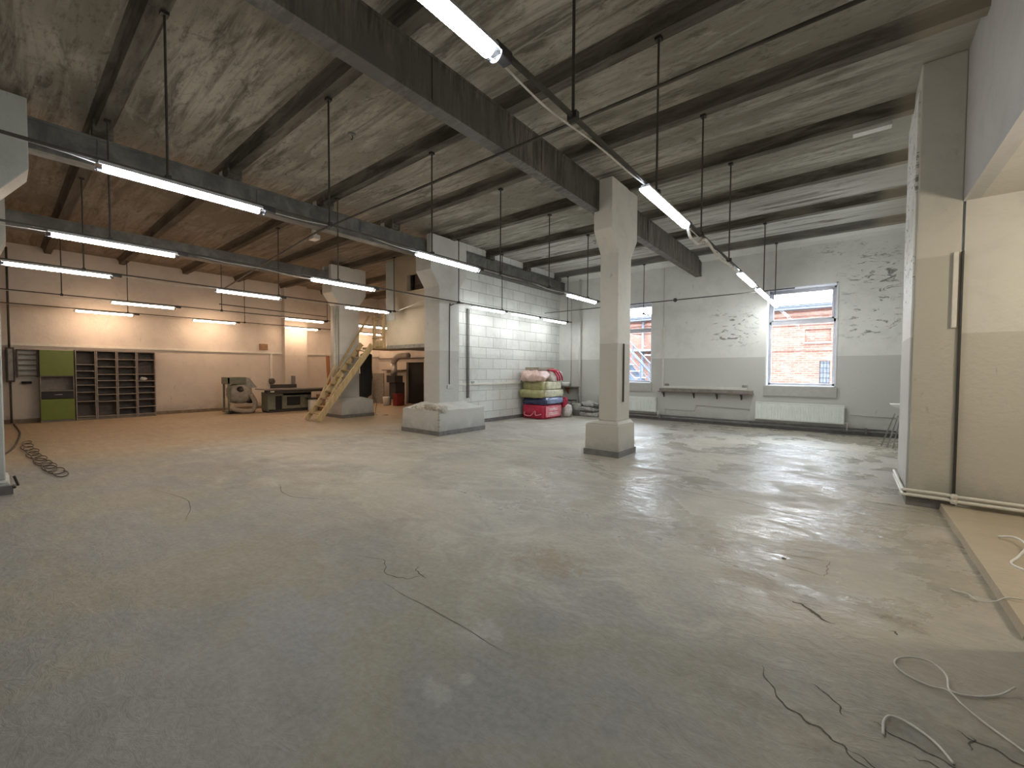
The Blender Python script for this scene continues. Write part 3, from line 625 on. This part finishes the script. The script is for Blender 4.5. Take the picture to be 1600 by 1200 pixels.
for i, (x0, x1, y0, y1, z0, z1, m_) in enumerate(((-6.85, -6.2, 11.9, 12.25, 0, .12, 'bag'), (-6.8, -6.22, 11.92, 12.28, .11, .19, 'bagd'), (-6.86, -6.3, 11.9, 12.25, .18, .28, 'bag'), (-6.72, -6.2, 11.95, 12.3, .27, .35, 'bagd'), (-6.78, -6.35, 11.92, 12.26, .33, .44, 'bag'))):
    tag(obj('folded_sack', B().sack(x0-.02, x1+.03, y0-.02, y1, z0, z1+.02, .055, i+20, 5, 7, .4), m_, smooth=True),
        ['pale folded sack on the floor, lowest of the corner heap', 'dark sack second from the floor in the corner heap', 'pale sack in the middle of the corner heap', 'dark sack fourth from the floor in the corner heap', 'grey sack topmost of the corner heap'][i], 'sack', 'folded sacks behind the slim column')

# ------------------------------------------------------------------ mezzanine, ladder
mz = thing('mezzanine_room', 'beige boxed room raised above the floor left of the thick column', 'mezzanine', (-9.4, 9, 2.1))
b = B().box(-10.7, -9.71, 7.3, 7.4, 2.18, ZS).box(-8.93, -8.13, 7.3, 7.4, 2.18, ZS).box(-9.71, -8.93, 7.3, 7.4, 2.18, 3.65).box(-9.71, -8.93, 7.3, 7.4, 4.13, ZS).box(-10.7, -10.6, 7.4, YE, 2.18, ZS)
obj('wall_panels', b, 'mezz', mz)
obj('floor_deck', B().box(-10.7, -8.25, 7.3, YE, 2.08, 2.18), 'mezzu', mz)
obj('corner_board', B().box(-10.71, -10.28, 7.285, 7.3, 2.9, ZR), 'lcol', mz, label='paler upper corner strip')
f = B().box(-9.74, -9.70, 7.28, 7.4, 3.62, 4.16).box(-9.74, -8.9, 7.28, 7.4, 4.12, 4.16).box(-9.74, -8.9, 7.28, 7.4, 3.62, 3.66).box(-8.94, -8.9, 7.28, 7.4, 3.62, 4.16)
obj('window_frame', f, 'mezz', mz)
obj('window_shutter', B().box(-9.62, -9.3, 7.5, 7.53, 3.6, 4.2), 'woodd', mz)
obj('back_panel', B().box(-10.6, -8.25, 8.2, 8.25, 2.18, ZS), 'mezzu', mz)
lt = thing('landing', 'small pine landing with rails at the top of the ladder', 'landing', (-11.3, 7.6, 2.1))
obj('deck', B().box(-12.05, -10.72, 7.32, 8.4, 2.10, 2.17), 'pine', lt)
for x in (-11.32, -10.84): obj('post', B().box(x-.05, x+.05, 7.26, 7.32, 2.12, 3.12), 'pine', lt)
obj('rail', B().box(-11.37, -10.79, 7.24, 7.27, 2.98, 3.03), 'pinet', lt)
obj('rail', B().box(-11.37, -10.79, 7.24, 7.27, 2.40, 2.44), 'pinet', lt)
obj('kick_board', B().box(-11.28, -10.88, 7.27, 7.3, 2.17, 2.34), 'pine', lt, label='yellow pine board')
ld = thing('ladder_stair', 'steep pine ladder stair leaning up to the mezzanine', 'ladder', (-11.8, 5.6, 0))
p0, p1 = Vector((-12.12, 5.55, 0.0)), Vector((-12.0, 7.27, 2.28)); q0, q1 = Vector((-11.52, 5.60, 0.0)), Vector((-11.42, 7.27, 2.22))
obj('stringer', B().beam(p0+Vector((0, .02, .03)), p1, .045, .14), 'pine', ld, bev=.004); obj('stringer', B().beam(q0+Vector((0, .02, .03)), q1, .045, .17), 'pine', ld, bev=.004)
for i in range(1, 11):
    a = i/11; A = p0.lerp(p1, a); C_ = q0.lerp(q1, a)
    obj('tread', B().beam(A+Vector((.02, 0, 0)), C_-Vector((.02, 0, 0)), .13, .026, (0, 1, 0)), 'pinet', ld)
obj('handrail', B().beam((-12.08, 6.35, 1.25), (-11.52, 7.24, 3.12), .04, .055), 'pinet', ld, bev=.003)
obj('handrail_post', B().beam((-12.07, 5.86, .42), (-12.07, 6.4, 1.6), .035, .045), 'pine', ld)
obj('brace', B().beam((-11.50, 5.72, .2), (-11.75, 6.5, 1.35), .03, .07), 'pine', ld)
# column-side things near the ladder
tag(obj('downpipe', B().tube([(-12.3, 6.54, .62), (-12.3, 6.54, 3.4)], .05, 12), 'trunk', smooth=True), 'cream vertical pipe on the face of the column by the ladder', 'pipe')
tag(obj('downpipe', B().tube([(-12.2, 6.56, .62), (-12.2, 6.56, 3.3)], .022, 10), 'trunk', smooth=True), 'thinner cream pipe between the column and the ladder', 'pipe')
tag(obj('hanging_cover', B().sack(-12.10, -11.96, 7.26, 7.62, .60, 2.0, .02, 31, 2, 8, .3), 'black', smooth=True), 'long black cover hanging on the far side of the ladder column', 'cover')
tag(obj('dangling_cable', B().tube(crv([(-12.0, 7.64, .66), (-11.80, 7.66, .4), (-11.9, 7.7, .02), (-11.6, 7.95, .012)], 6), .008, 6), 'dcable', smooth=True), 'thin dark cable dropping from the black cover to the floor', 'cable')
# under the mezzanine
t = thing('exhaust_duct', 'shiny bent metal exhaust duct under the mezzanine', 'duct', (-14.6, 10.2, 1.2))
obj('pipe', B().tube([(-14.75, 10.4, 1.22), (-14.75, 10.4, 1.72)], .13, 16), 'galv', t, True)
obj('elbow', B().tube(crv([(-14.75, 10.4, 1.7), (-14.7, 10.4, 1.86), (-14.45, 10.45, 2.02), (-13.9, 10.5, 2.05)], 5), .12, 16), 'bagm', t, True)
obj('hood', B().box(-14.98, -14.42, 10.2, 10.6, .95, 1.24), 'dark', t)
t = thing('stove', 'dark stove standing below the exhaust duct', 'stove', (-14.75, 10.5, 0))
obj('body', B().box(-14.95, -14.50, 10.3, 10.75, .25, .95), 'dark', t, bev=.01)
for sx in (-14.92, -14.53):
    for sy in (10.33, 10.72): obj('leg', B().box(sx-.02, sx+.02, sy-.02, sy+.02, 0, .25), 'dark', t)
tag(obj('red_cabinet', B().box(-14.55, -14.25, 10.2, 10.5, 0, .50), 'redm', bev=.012), 'low red cabinet beside the black doorway', 'cabinet')
t = thing('bucket', 'white bucket under the mezzanine', 'bucket', (-14.95, 10.35, 0))
obj('body', B().lathe([(.13, 0), (.155, .30), (.16, .34), (.15, .35), (.03, .35)], (-14.98, 10.2, 0), 20), 'white', t, True)
tag(obj('leaning_board', B().box(-16.6, -15.72, 10.55, 10.59, 0, 1.32), 'eboard', bev=.004), 'tall grey board standing against the back under the mezzanine', 'board')
tag(obj('tall_cabinet', B().box(-16.75, -16.35, 9.85, 10.2, .0, 1.3), 'black', bev=.01), 'narrow black cabinet under the mezzanine', 'cabinet')
tag(obj('red_box', B().box(-16.1, -15.75, 9.55, 9.85, 0, .28), 'redm', bev=.01), 'small dark red box on the floor under the mezzanine', 'box')
t = thing('wall_shelf', 'brown shelf high on the back wall under the mezzanine', 'shelf', (-16, YE-.1, 1.5))
obj('board', B().box(-16.6, -15.1, YE-.25, YE, 1.44, 1.48), 'woodd', t)
obj('bracket', B().box(-16.0, -15.96, YE-.2, YE, 1.3, 1.44), 'woodd', t)
run('dark service pipe on the back wall under the mezzanine', [(-17.1, YE-.06, 1.98), (-13.0, YE-.06, 1.98)], .025, 'skirt')

# ------------------------------------------------------------------ left wall: shelving
xF = XL+.42
def shelf_unit(label, y0, y1, levels, mat='carc', z0=0., z1=1.95):
    t = thing('shelf_unit', label, 'shelf', (XL+.21, (y0+y1)/2, 0), 'tall open shelf units on the left wall')
    x0, x1 = XL+.02, xF; th = .022
    obj('side_panel', B().box(x0, x1, y0, y0+th, z0, z1), 'carcw', t); obj('side_panel', B().box(x0, x1, y1-th, y1, z0, z1), 'carcw', t)
    obj('back_panel', B().box(x0, x0+.01, y0+th, y1-th, z0, z1), 'gback', t)
    obj('top_panel', B().box(x0, x1, y0, y1, z1, z1+.025), 'carcw', t)
    for z_ in levels: obj('shelf', B().box(x0+.01, x1-.01, y0+th, y1-th, z_, z_+.022), 'carcw', t)
    obj('plinth', B().box(x0+.02, x1-.04, y0+th, y1-th, z0, .07), 'carc', t)
    return t
u0, wU = 1.42, .42
g = thing('green_cabinet', 'tall cabinet with two green doors, an open niche and a black drawer', 'cabinet', (XL+.22, 1.0, 0))
ya, yb = .72, 1.36
obj('carcass', B().box(XL+.02, xF-.02, ya, ya+.02, 0, 1.95).box(XL+.02, xF-.02, yb-.02, yb, 0, 1.95).box(XL+.02, XL+.03, ya, yb, 0, 1.95).box(XL+.02, xF-.02, ya, yb, 1.93, 1.955).box(XL+.02, xF-.02, ya, yb, 1.24, 1.26).box(XL+.02, xF-.02, ya, yb, .84, .86).box(XL+.02, xF-.05, ya+.02, yb-.02, 0, .06), 'carcw', g)
obj('door', B().box(xF-.02, xF+.005, ya+.005, yb-.005, 1.26, 1.95), 'green', g, bev=.003, label='green upper door')
obj('door', B().box(xF-.02, xF+.005, ya+.005, yb-.005, .06, .625), 'green', g, bev=.003, label='green lower door')
d = obj('drawer', B().box(xF-.3, xF+.002, ya+.02, yb-.02, .64, .835), 'black', g, bev=.003, label='black drawer')
obj('handle', B().tube([(xF+.002, .98, .745), (xF+.03, .98, .745), (xF+.03, 1.12, .745), (xF+.002, 1.12, .745)], .008, 6), 'galv', d, True, world=False)
# levels measured from top
shelf_unit('open shelf unit joined to the green cabinet, wide gaps at top and bottom', u0-.04, u0+wU-.05, [.09, .52, .78, .98, 1.18, 1.38, 1.56])
shelf_unit('open shelf unit third from the right with nine compartments', u0+wU-.04, u0+2*wU-.03, [.08, .50, .70, .90, 1.10, 1.28, 1.50, 1.72])
shelf_unit('open shelf unit second from the right, full of even compartments', u0+2*wU-.02, u0+3*wU-.01, [.08, .28, .50, .70, .90, 1.10, 1.28, 1.50, 1.72])
sh = shelf_unit('rightmost open shelf unit ending the shelving', u0+3*wU, u0+4*wU+.01, [.08, .30, .52, .72, .90, 1.08, 1.28, 1.72])
tag(obj('crumpled_paper', B().sack(-17.0, -16.84, 2.76, 2.92, 1.10, 1.2, .03, 41, 8, 4, .9), 'white', smooth=True), 'small crumpled white paper on a shelf of the rightmost unit', 'paper')
t = thing('slatted_rack', 'pale wall rack with five narrow shelves left of the green cabinet', 'rack', (XL+.1, .55, 1.2))
for i in range(5): obj('shelf', B().box(XL, XL+.22, .36, .69, 1.27+i*.14, 1.29+i*.14), 'carcw', t)
obj('back_panel', B().box(XL, XL+.012, .35, .70, 1.22, 1.95), 'trunk', t); obj('frame', B().box(XL, XL+.23, .34, .36, 1.22, 1.96).box(XL, XL+.23, .69, .71, 1.22, 1.96).box(XL, XL+.23, .34, .71, 1.94, 1.965), 'woodd', t)
tag(obj('cable_reel', B().lathe([(.03, -.03), (.09, -.03), (.09, .03), (.03, .03)], (XL+.1, .5, 1.08), 16), 'black', smooth=True), 'small black coil hanging below the slatted rack', 'coil')
t = thing('switch_box', 'dark electrical box on a conduit at the left edge of the shelving', 'electrical box', (XL+.15, .25, 1.1))
obj('case', B().box(XL+.04, XL+.22, .15, .30, 1.1, 2.0), 'dark', t, bev=.01)
obj('cover', B().box(XL+.22, XL+.24, .19, .27, 1.14, 1.96), 'grey', t)
obj('conduit', B().tube([(XL+.13, .22, 2.0), (XL+.13, .22, 4.6)], .022, 8), 'rail', t, True)
obj('conduit', B().tube([(XL+.13, .22, 1.1), (XL+.13, .22, .02)], .022, 8), 'rail', t, True)
# left wall trunking, pilaster, boxes
struct('trim_6', B().box(XL, XL+.05, .0, YE, 2.06, 2.13), 'trunk')
struct('trim_7', B().box(XL, XL+.28, 7.0, 7.85, 0, ZS), 'lwall')
t = thing('cable_duct', 'white vertical duct above the sliding table saw', 'cable duct', (XL+.03, 6.6, 1))
obj('duct', B().box(XL, XL+.05, 6.56, 6.63, 1.12, 2.06), 'trunk', t); obj('socket_bundle', B().sack(XL, XL+.12, 6.5, 6.7, .9, 1.12, .02, 50, 8, 4, .6), 'rail', t)
tag(obj('wall_box', B().box(XL, XL+.06, 6.2, 6.48, 2.2, 2.42), 'card', bev=.005), 'small brown box on the left wall above the white trunking', 'box')
tag(obj('wall_box', B().box(XL+.28, XL+.33, 7.22, 7.36, .86, 1.22), 'skirt', bev=.005), 'narrow grey switch box on the left wall pilaster', 'box')
tag(obj('standing_board', B().beam((-16.6, 8.62, 0), (-16.8, 8.62, 2.02), .04, .22, (0, 1, 0)), 'orange'), 'narrow orange brown board standing on the left wall', 'board')

# ------------------------------------------------------------------ machines
t = thing('dust_extractor', 'dust extractor with grey bag and thick hose', 'dust extractor', (-15.9, 5.0, 0))
obj('frame', B().box(-16.2, -16.15, 4.72, 4.77, .06, 1.2).box(-15.75, -15.70, 4.72, 4.77, .06, 1.2).box(-16.2, -15.7, 4.7, 5.5, .04, .1), 'mgreen', t)
obj('hood', B().box(-16.2, -15.7, 4.68, 5.25, .97, 1.2), 'mgreen', t, bev=.02)
obj('cover', B().prism([(5.2, 1.2), (5.36, 1.18), (5.60, .84), (5.2, .84)], 'x', -16.15, -15.75), 'grey', t)
obj('filter_bag', B().sack(-16.15, -15.72, 4.78, 5.45, .32, 1.0, .05, 61, 3, 8, .8), 'bagm', t, True)
obj('inlet', B().tube([(-15.75, 5.08, .80), (-15.60, 5.08, .78)], [.10, .06], 14), 'dark', t, True)
obj('hose', B().tube(crv([(-15.75, 5.40, .62), (-15.62, 5.48, .35), (-15.55, 5.38, .1), (-15.55, 5.1, .09), (-15.6, 4.82, .18), (-15.66, 4.85, .3)], 8), .075, 14), 'hose', t, True)
obj('motor', B().tube([(-16.1, 5.42, .42), (-15.85, 5.42, .42)], .12, 14), 'dark', t, True)
for sy in (4.8, 5.45): obj('wheel', B().tube([(-15.72, sy, .045), (-15.66, sy, .045)], .045, 12), 'black', t, True)
t = thing('sliding_table_saw', 'grey green sliding table saw with a long flat table', 'table saw', (-15.4, 6.4, 0))
obj('body', B().box(-15.7, -15.12, 6.15, 7.15, .10, .66), 'mgreen', t, bev=.02)
obj('side_cabinet', B().box(-15.7, -15.15, 5.70, 5.95, .05, .60), 'mgreen', t, bev=.02)
obj('bridge', B().box(-15.7, -15.12, 5.70, 7.15, .56, .68), 'mgreen', t, bev=.01)
obj('opening', B().box(-15.125, -15.112, 6.3, 6.75, .22, .52), 'black', t, label='black opening')
obj('knee_space', B().box(-15.6, -15.2, 5.95, 6.15, .05, .56), 'black', t)
obj('sliding_beam', B().box(-15.2, -14.98, 5.62, 7.6, .68, .76), 'dark', t)
obj('table', B().box(-15.68, -14.95, 5.50, 8.1, .78, .81), 'mtop', t, bev=.004)
obj('fence', B().box(-15.6, -15.5, 5.95, 6.8, .81, .94), 'dark', t)
obj('badge', B().box(-14.98, -14.972, 5.72, 5.84, .70, .735), 'white', t, label='small white badge')
obj('hand_wheel', B().lathe([(.02, -.012), (.09, -.01), (.095, 0), (.09, .01), (.02, .012)], (-15.08, 7.0, .45), 16), 'dark', t, True)
obj('outrigger', B().beam((-15.1, 7.5, .35), (-15.1, 8.05, .76), .05, .06), 'mgreen', t)
obj('base', B().box(-15.68, -15.15, 5.72, 7.12, 0, .10), 'dark', t)
t = thing('bucket', 'white bin beside the sliding table saw', 'bucket', (-14.95, 7.0, 0))
obj('body', B().box(-14.84, -14.64, 6.88, 7.12, 0, .42), 'white', t, bev=.03); obj('lid', B().box(-14.85, -14.63, 6.87, 7.13, .42, .47), 'dark', t)
tag(obj('cardboard_box', B().frustum((-14.85, -14.52, 7.25, 7.55), (-14.88, -14.48, 7.2, 7.6), 0, .58), 'card'), 'brown cardboard box between the white bin and the ladder', 'box')
tag(obj('waste_sack', B().sack(-14.62, -14.3, 7.7, 8.1, 0, .66, .05, 71, 3, 6, .7), 'bagd', smooth=True), 'dark waste sack behind the ladder foot', 'sack')

# ------------------------------------------------------------------ cables on floor
def floor_cable(label, pts, r=.0042, mat='cable', n=8):
    return tag(obj('floor_cable', B().tube(crv(pts, n), r, 8), mat, smooth=True), label, 'cable')
Z1 = .008
floor_cable('pale cable looping over itself on the floor at the lower right', [(.61, 2.87, .03), (.55, 2.80, Z1), (.46, 2.715, Z1), (.385, 2.70, Z1), (.385, 2.80, .02), (.34, 2.86, .03), (.27, 2.87, .02), (.215, 2.83, Z1), (.205, 2.76, Z1), (.25, 2.70, Z1), (.32, 2.68, Z1), (.375, 2.675, .016), (.41, 2.61, .012), (.46, 2.54, Z1), (.52, 2.47, Z1), (.60, 2.38, Z1), (.8, 2.2, Z1)])
floor_cable('pale cable end hooking over the concrete threshold', [(.55, 3.98, .012), (.575, 3.96, .01), (.62, 3.945, .015), (.66, 3.86, .02), (.72, 3.83, .05), (.79, 3.86, .085), (.95, 3.9, .072), (1.15, 3.88, .064)])
floor_cable('short white cable curling on the side room floor', [(1.0, 5.3, .07), (1.08, 5.25, .10), (1.10, 5.05, .10), (1.0, 4.75, .09), (.94, 4.62, .066), (1.0, 4.5, .066), (1.1, 4.42, .064), (1.35, 4.5, .064)], .009, 'white')
floor_cable('brown curved cable end at the bottom edge near the pale loop', [(.135, 2.2, .006), (.14, 2.28, .01), (.165, 2.33, .012), (.22, 2.33, .01), (.29, 2.28, .006), (.33, 2.2, .004)], .005, 'cable')
cp = []
for i in range(260):
    a = i/259; ang = i*.30; rr = .17+.05*math.sin(i*.3)
    cx = -12.6+4.3*a**.75; cy = .30+.20*a**1.5
    cp.append((cx+rr*1.5*math.cos(ang), cy+rr*.42*math.sin(ang)+.02*math.sin(i*.11), .012+.02*abs(math.sin(ang*.5))))
tag(obj('coiled_hose', B().tube(cp, .007, 6), 'dcable', smooth=True), 'dark springy coiled hose on the floor near the left edge', 'hose')
floor_cable('dark cable running along the floor from the electrical box', [(-16.8, .25, .012), (-14.5, .3, .012), (-12.6, .22, .012), (-11.6, .14, .012), (-10.8, .02, .012)], .016, 'dcable')
tag(obj('floor_rod', B().tube([(-7.45, .13, .1), (-7.42, .10, .22)], .012, 6).tube([(-7.5, .10, .1), (-7.35, .10, .1)], .014, 6), 'dark'), 'short dark pipe stub at the foot of the left edge column', 'pipe')

# ------------------------------------------------------------------ floor wear: cracks and patches as thin relief
def crack(pts, w_, seed=0, mat='crack', z=.0012):
    random.seed(seed); P = crv([(x, y, z) for x, y in pts], 14); b = B(); L_ = []; Rr = []
    for i, p in enumerate(P):
        d = (P[min(i+1, len(P)-1)]-P[max(i-1, 0)]); d.z = 0; d.normalize(); nrm = Vector((-d.y, d.x, 0))
        a = i/(len(P)-1); ww = .55*w_*math.sin(math.pi*min(max(a, .02), .98))**.5*random.uniform(.6, 1.1); jt = nrm*noise.noise(Vector((i*.16, seed*5.3, 0)))*w_*1.8
        L_.append(b.bm.verts.new(p+jt+nrm*ww/2)); Rr.append(b.bm.verts.new(p+jt-nrm*ww/2))
    for i in range(len(P)-1): b.bm.faces.new([L_[i], L_[i+1], Rr[i+1], Rr[i]])
    o = obj('floor_crack', b, mat, fl); return o
crack([(-2.44, 1.62), (-1.9, 1.63), (-1.31, 1.62)], .011, 1)
crack([(-2.95, 1.75), (-2.72, 1.83), (-2.58, 1.73), (-2.42, 1.75), (-2.35, 1.80), (-2.33, 1.9)], .016, 2)
crack([(-2.46, 1.92), (-2.38, 1.88), (-2.27, 1.86)], .02, 3)
crack([(-.31, 2.35), (-.22, 2.18), (-.13, 2.10), (-.05, 2.07), (.03, 2.02), (.1, 1.98)], .022, 4)
crack([(-.11, 2.36), (-.02, 2.30), (.02, 2.22)], .016, 5)
crack([(.04, 2.03), (.15, 1.98), (.3, 1.97)], .012, 6)
crack([(.10, 2.27), (.2, 2.22), (.33, 2.20), (.45, 2.14)], .016, 7)
crack([(.37, 2.43), (.47, 2.38), (.58, 2.34), (.7, 2.33)], .022, 8)
crack([(.40, 2.42), (.40, 2.33)], .016, 9)
crack([(.22, 2.16), (.3, 2.14), (.4, 2.06), (.5, 2.02)], .014, 10)
crack([(-1.95, 5.45), (-1.4, 5.2), (-.9, 5.22), (-.5, 5.1), (.2, 5.15)], .022, 11)
crack([(-3.0, 6.3), (-2.2, 6.0), (-1.3, 6.05)], .016, 12)
crack([(-5.9, 7.6), (-5.2, 7.3), (-4.4, 7.5)], .03, 13)
crack([(-2.2, 8.0), (-1.2, 7.6), (-.2, 7.7)], .02, 14)
crack([(.1, 6.2), (.3, 6.15), (.52, 6.2)], .03, 15)
crack([(-.25, 3.15), (-.15, 3.08), (-.05, 3.0)], .045, 16)
crack([(.26, 3.3), (.31, 3.27), (.38, 3.24)], .05, 17, 'floor2')
crack([(.20, 3.13), (.23, 3.1)], .03, 18)
crack([(-5.6, 2.2), (-5.0, 2.1), (-4.5, 2.3)], .02, 19)
crack([(-6.3, 1.2), (-5.6, 1.3), (-4.9, 1.1)], .015, 20)
for (a, c) in (((-.66, 3.86), (-.09, 3.99)), ((-.69, 3.73), (-.11, 3.68)), ((-.09, 3.99), (-.11, 3.68))):
    crack([a, ((a[0]+c[0])/2, (a[1]+c[1])/2), c], .018, 33, plain('repair_line', (.22, .15, .11)))
random.seed(11)
bb = B()
for i in range(46):
    x = random.uniform(-6.5, .6); y = random.uniform(.9, 6.)
    if x < -3 and y < 1: continue
    r_ = random.uniform(.006, .018); bb.sack(x-r_, x+r_*random.uniform(.6, 1.6), y-r_*.7, y+r_*.7, 0, r_*.7, .004, i, 30, 2, .8)
o = obj('debris', bb, 'crack'); tag(o, 'scattered small dark crumbs and chips across the near floor', 'debris'); o['kind'] = 'stuff'

# ------------------------------------------------------------------ outside
t = thing('brick_building', 'long red brick building across the yard seen through both windows', 'building', (-6, 20, 0))
b = B(); zr = 3.9
b.box(-22, -1.43, 20, 20.4, -1, zr).box(-.62, 8, 20, 20.4, -1, zr)
b.box(-1.43, -.62, 20, 20.4, 1.9, 2.6).box(-1.43, -.62, 20, 20.4, 3.13, zr).box(-1.43, -.62, 20.1, 20.4, 2.6, 3.13).box(-1.43, -.95, 20, 20.4, -1, 1.9)
obj('facade', b, 'brick', t)
obj('brick_course', B().box(-22, 8, 19.95, 20, 2.30, 2.42), 'brick', t); obj('brick_course', B().box(-22, 8, 19.93, 20, 3.30, 3.38), 'brick', t); obj('brick_course', B().box(-22, 8, 19.90, 20, 3.66, 3.8), 'brick', t)
obj('ledge', B().box(-1.46, -.58, 19.9, 20.1, 2.57, 2.63), 'snow', t, label='pale snowy ledge')
obj('window_grille', B().box(-.95, -.3, 20.05, 20.1, .8, 1.9), 'slate', t)
gb = B()
for i in range(7): gb.box(-.93+i*.1, -.915+i*.1, 20.02, 20.04, .8, 1.9)
for i in range(6): gb.box(-.95, -.3, 20.02, 20.04, .86+i*.19, .875+i*.19)
obj('bars', gb, 'dark', t)
obj('eave', B().box(-22, 8, 19.6, 20.4, zr, zr+.12), 'slate', t)
rb = B(); x = -12.
poly = []
while x < 3: poly.append((x, zr+.24+.03*math.sin(x*2*math.pi/.18))); x += .03
rb.prism(poly+[(3, zr+.12), (-12, zr+.12)], 'y', 19.5, 19.56)
obj('roof_edge', rb, 'slate', t)
obj('roof', B().prism([(19.5, zr+.14), (20.5, zr+.25), (20.5, zr+.2), (19.5, zr+.1)], 'x', -22, 8), 'slate', t)
obj('drainpipe', B().tube([(-7.9, 19.85, -1), (-7.9, 19.85, 3.9)], .06, 10), 'slate', t, True)
obj('canopy', B().box(-8.4, -6.2, 19.2, 20, 2.42, 2.5).box(-7.6, -6.2, 19.3, 20, 2.2, 2.26), 'snow', t)
tag(struct('yard_ground', B().box(-25, 12, 13, 26, -1.2, -1.0), 'snow'), 'pale yard ground outside', 'ground'); 
t = thing('outdoor_stair', 'blue grey metal stair with handrails outside the small window', 'stair', (-6.8, 16, -1))
def sx(x): return 2.7 - (x+7.07)*1.045
for yy in (15.4, 16.3):
    obj('stringer', B().beam((-8.2, yy, sx(-8.2)-1.0), (-4.9, yy, sx(-4.9)-1.0), .05, .22, (0, 1, 0)), 'stair', t)
    obj('handrail', B().tube([(-8.2, yy, sx(-8.2)), (-4.9, yy, sx(-4.9))], .03, 8), 'stair', t, True)
    obj('mid_rail', B().tube([(-8.2, yy, sx(-8.2)-.28), (-4.9, yy, sx(-4.9)-.28)], .022, 8), 'stair', t, True)
    for xx in (-7.6, -6.9, -6.2, -5.5): obj('post', B().tube([(xx, yy, sx(xx)-1.0), (xx, yy, sx(xx))], .028, 8), 'stair', t)
for i in range(13):
    xx = -8.1+i*.25; obj('tread', B().box(xx, xx+.26, 15.4, 16.3, sx(xx)-1.02, sx(xx)-.98), 'snow', t)

# ------------------------------------------------------------------ side room lamp (out of frame, lights the side room)
t = thing('pendant_bulb', 'warm bulb hanging in the side room', 'lamp', (2.2, 4.3, 2.6))
obj('bulb', B().lathe([(.02, .17), (.08, .13), (.14, .05), (.14, -.05), (.08, -.12), (.005, -.14)], (2.2, 4.3, 2.5), 16), m_emit('bulb_warm', (1, .88, .70), 48), t, True)
obj('flex', B().tube([(2.2, 4.3, 2.65), (2.2, 4.3, 3.21)], .005, 6), 'dark', t)
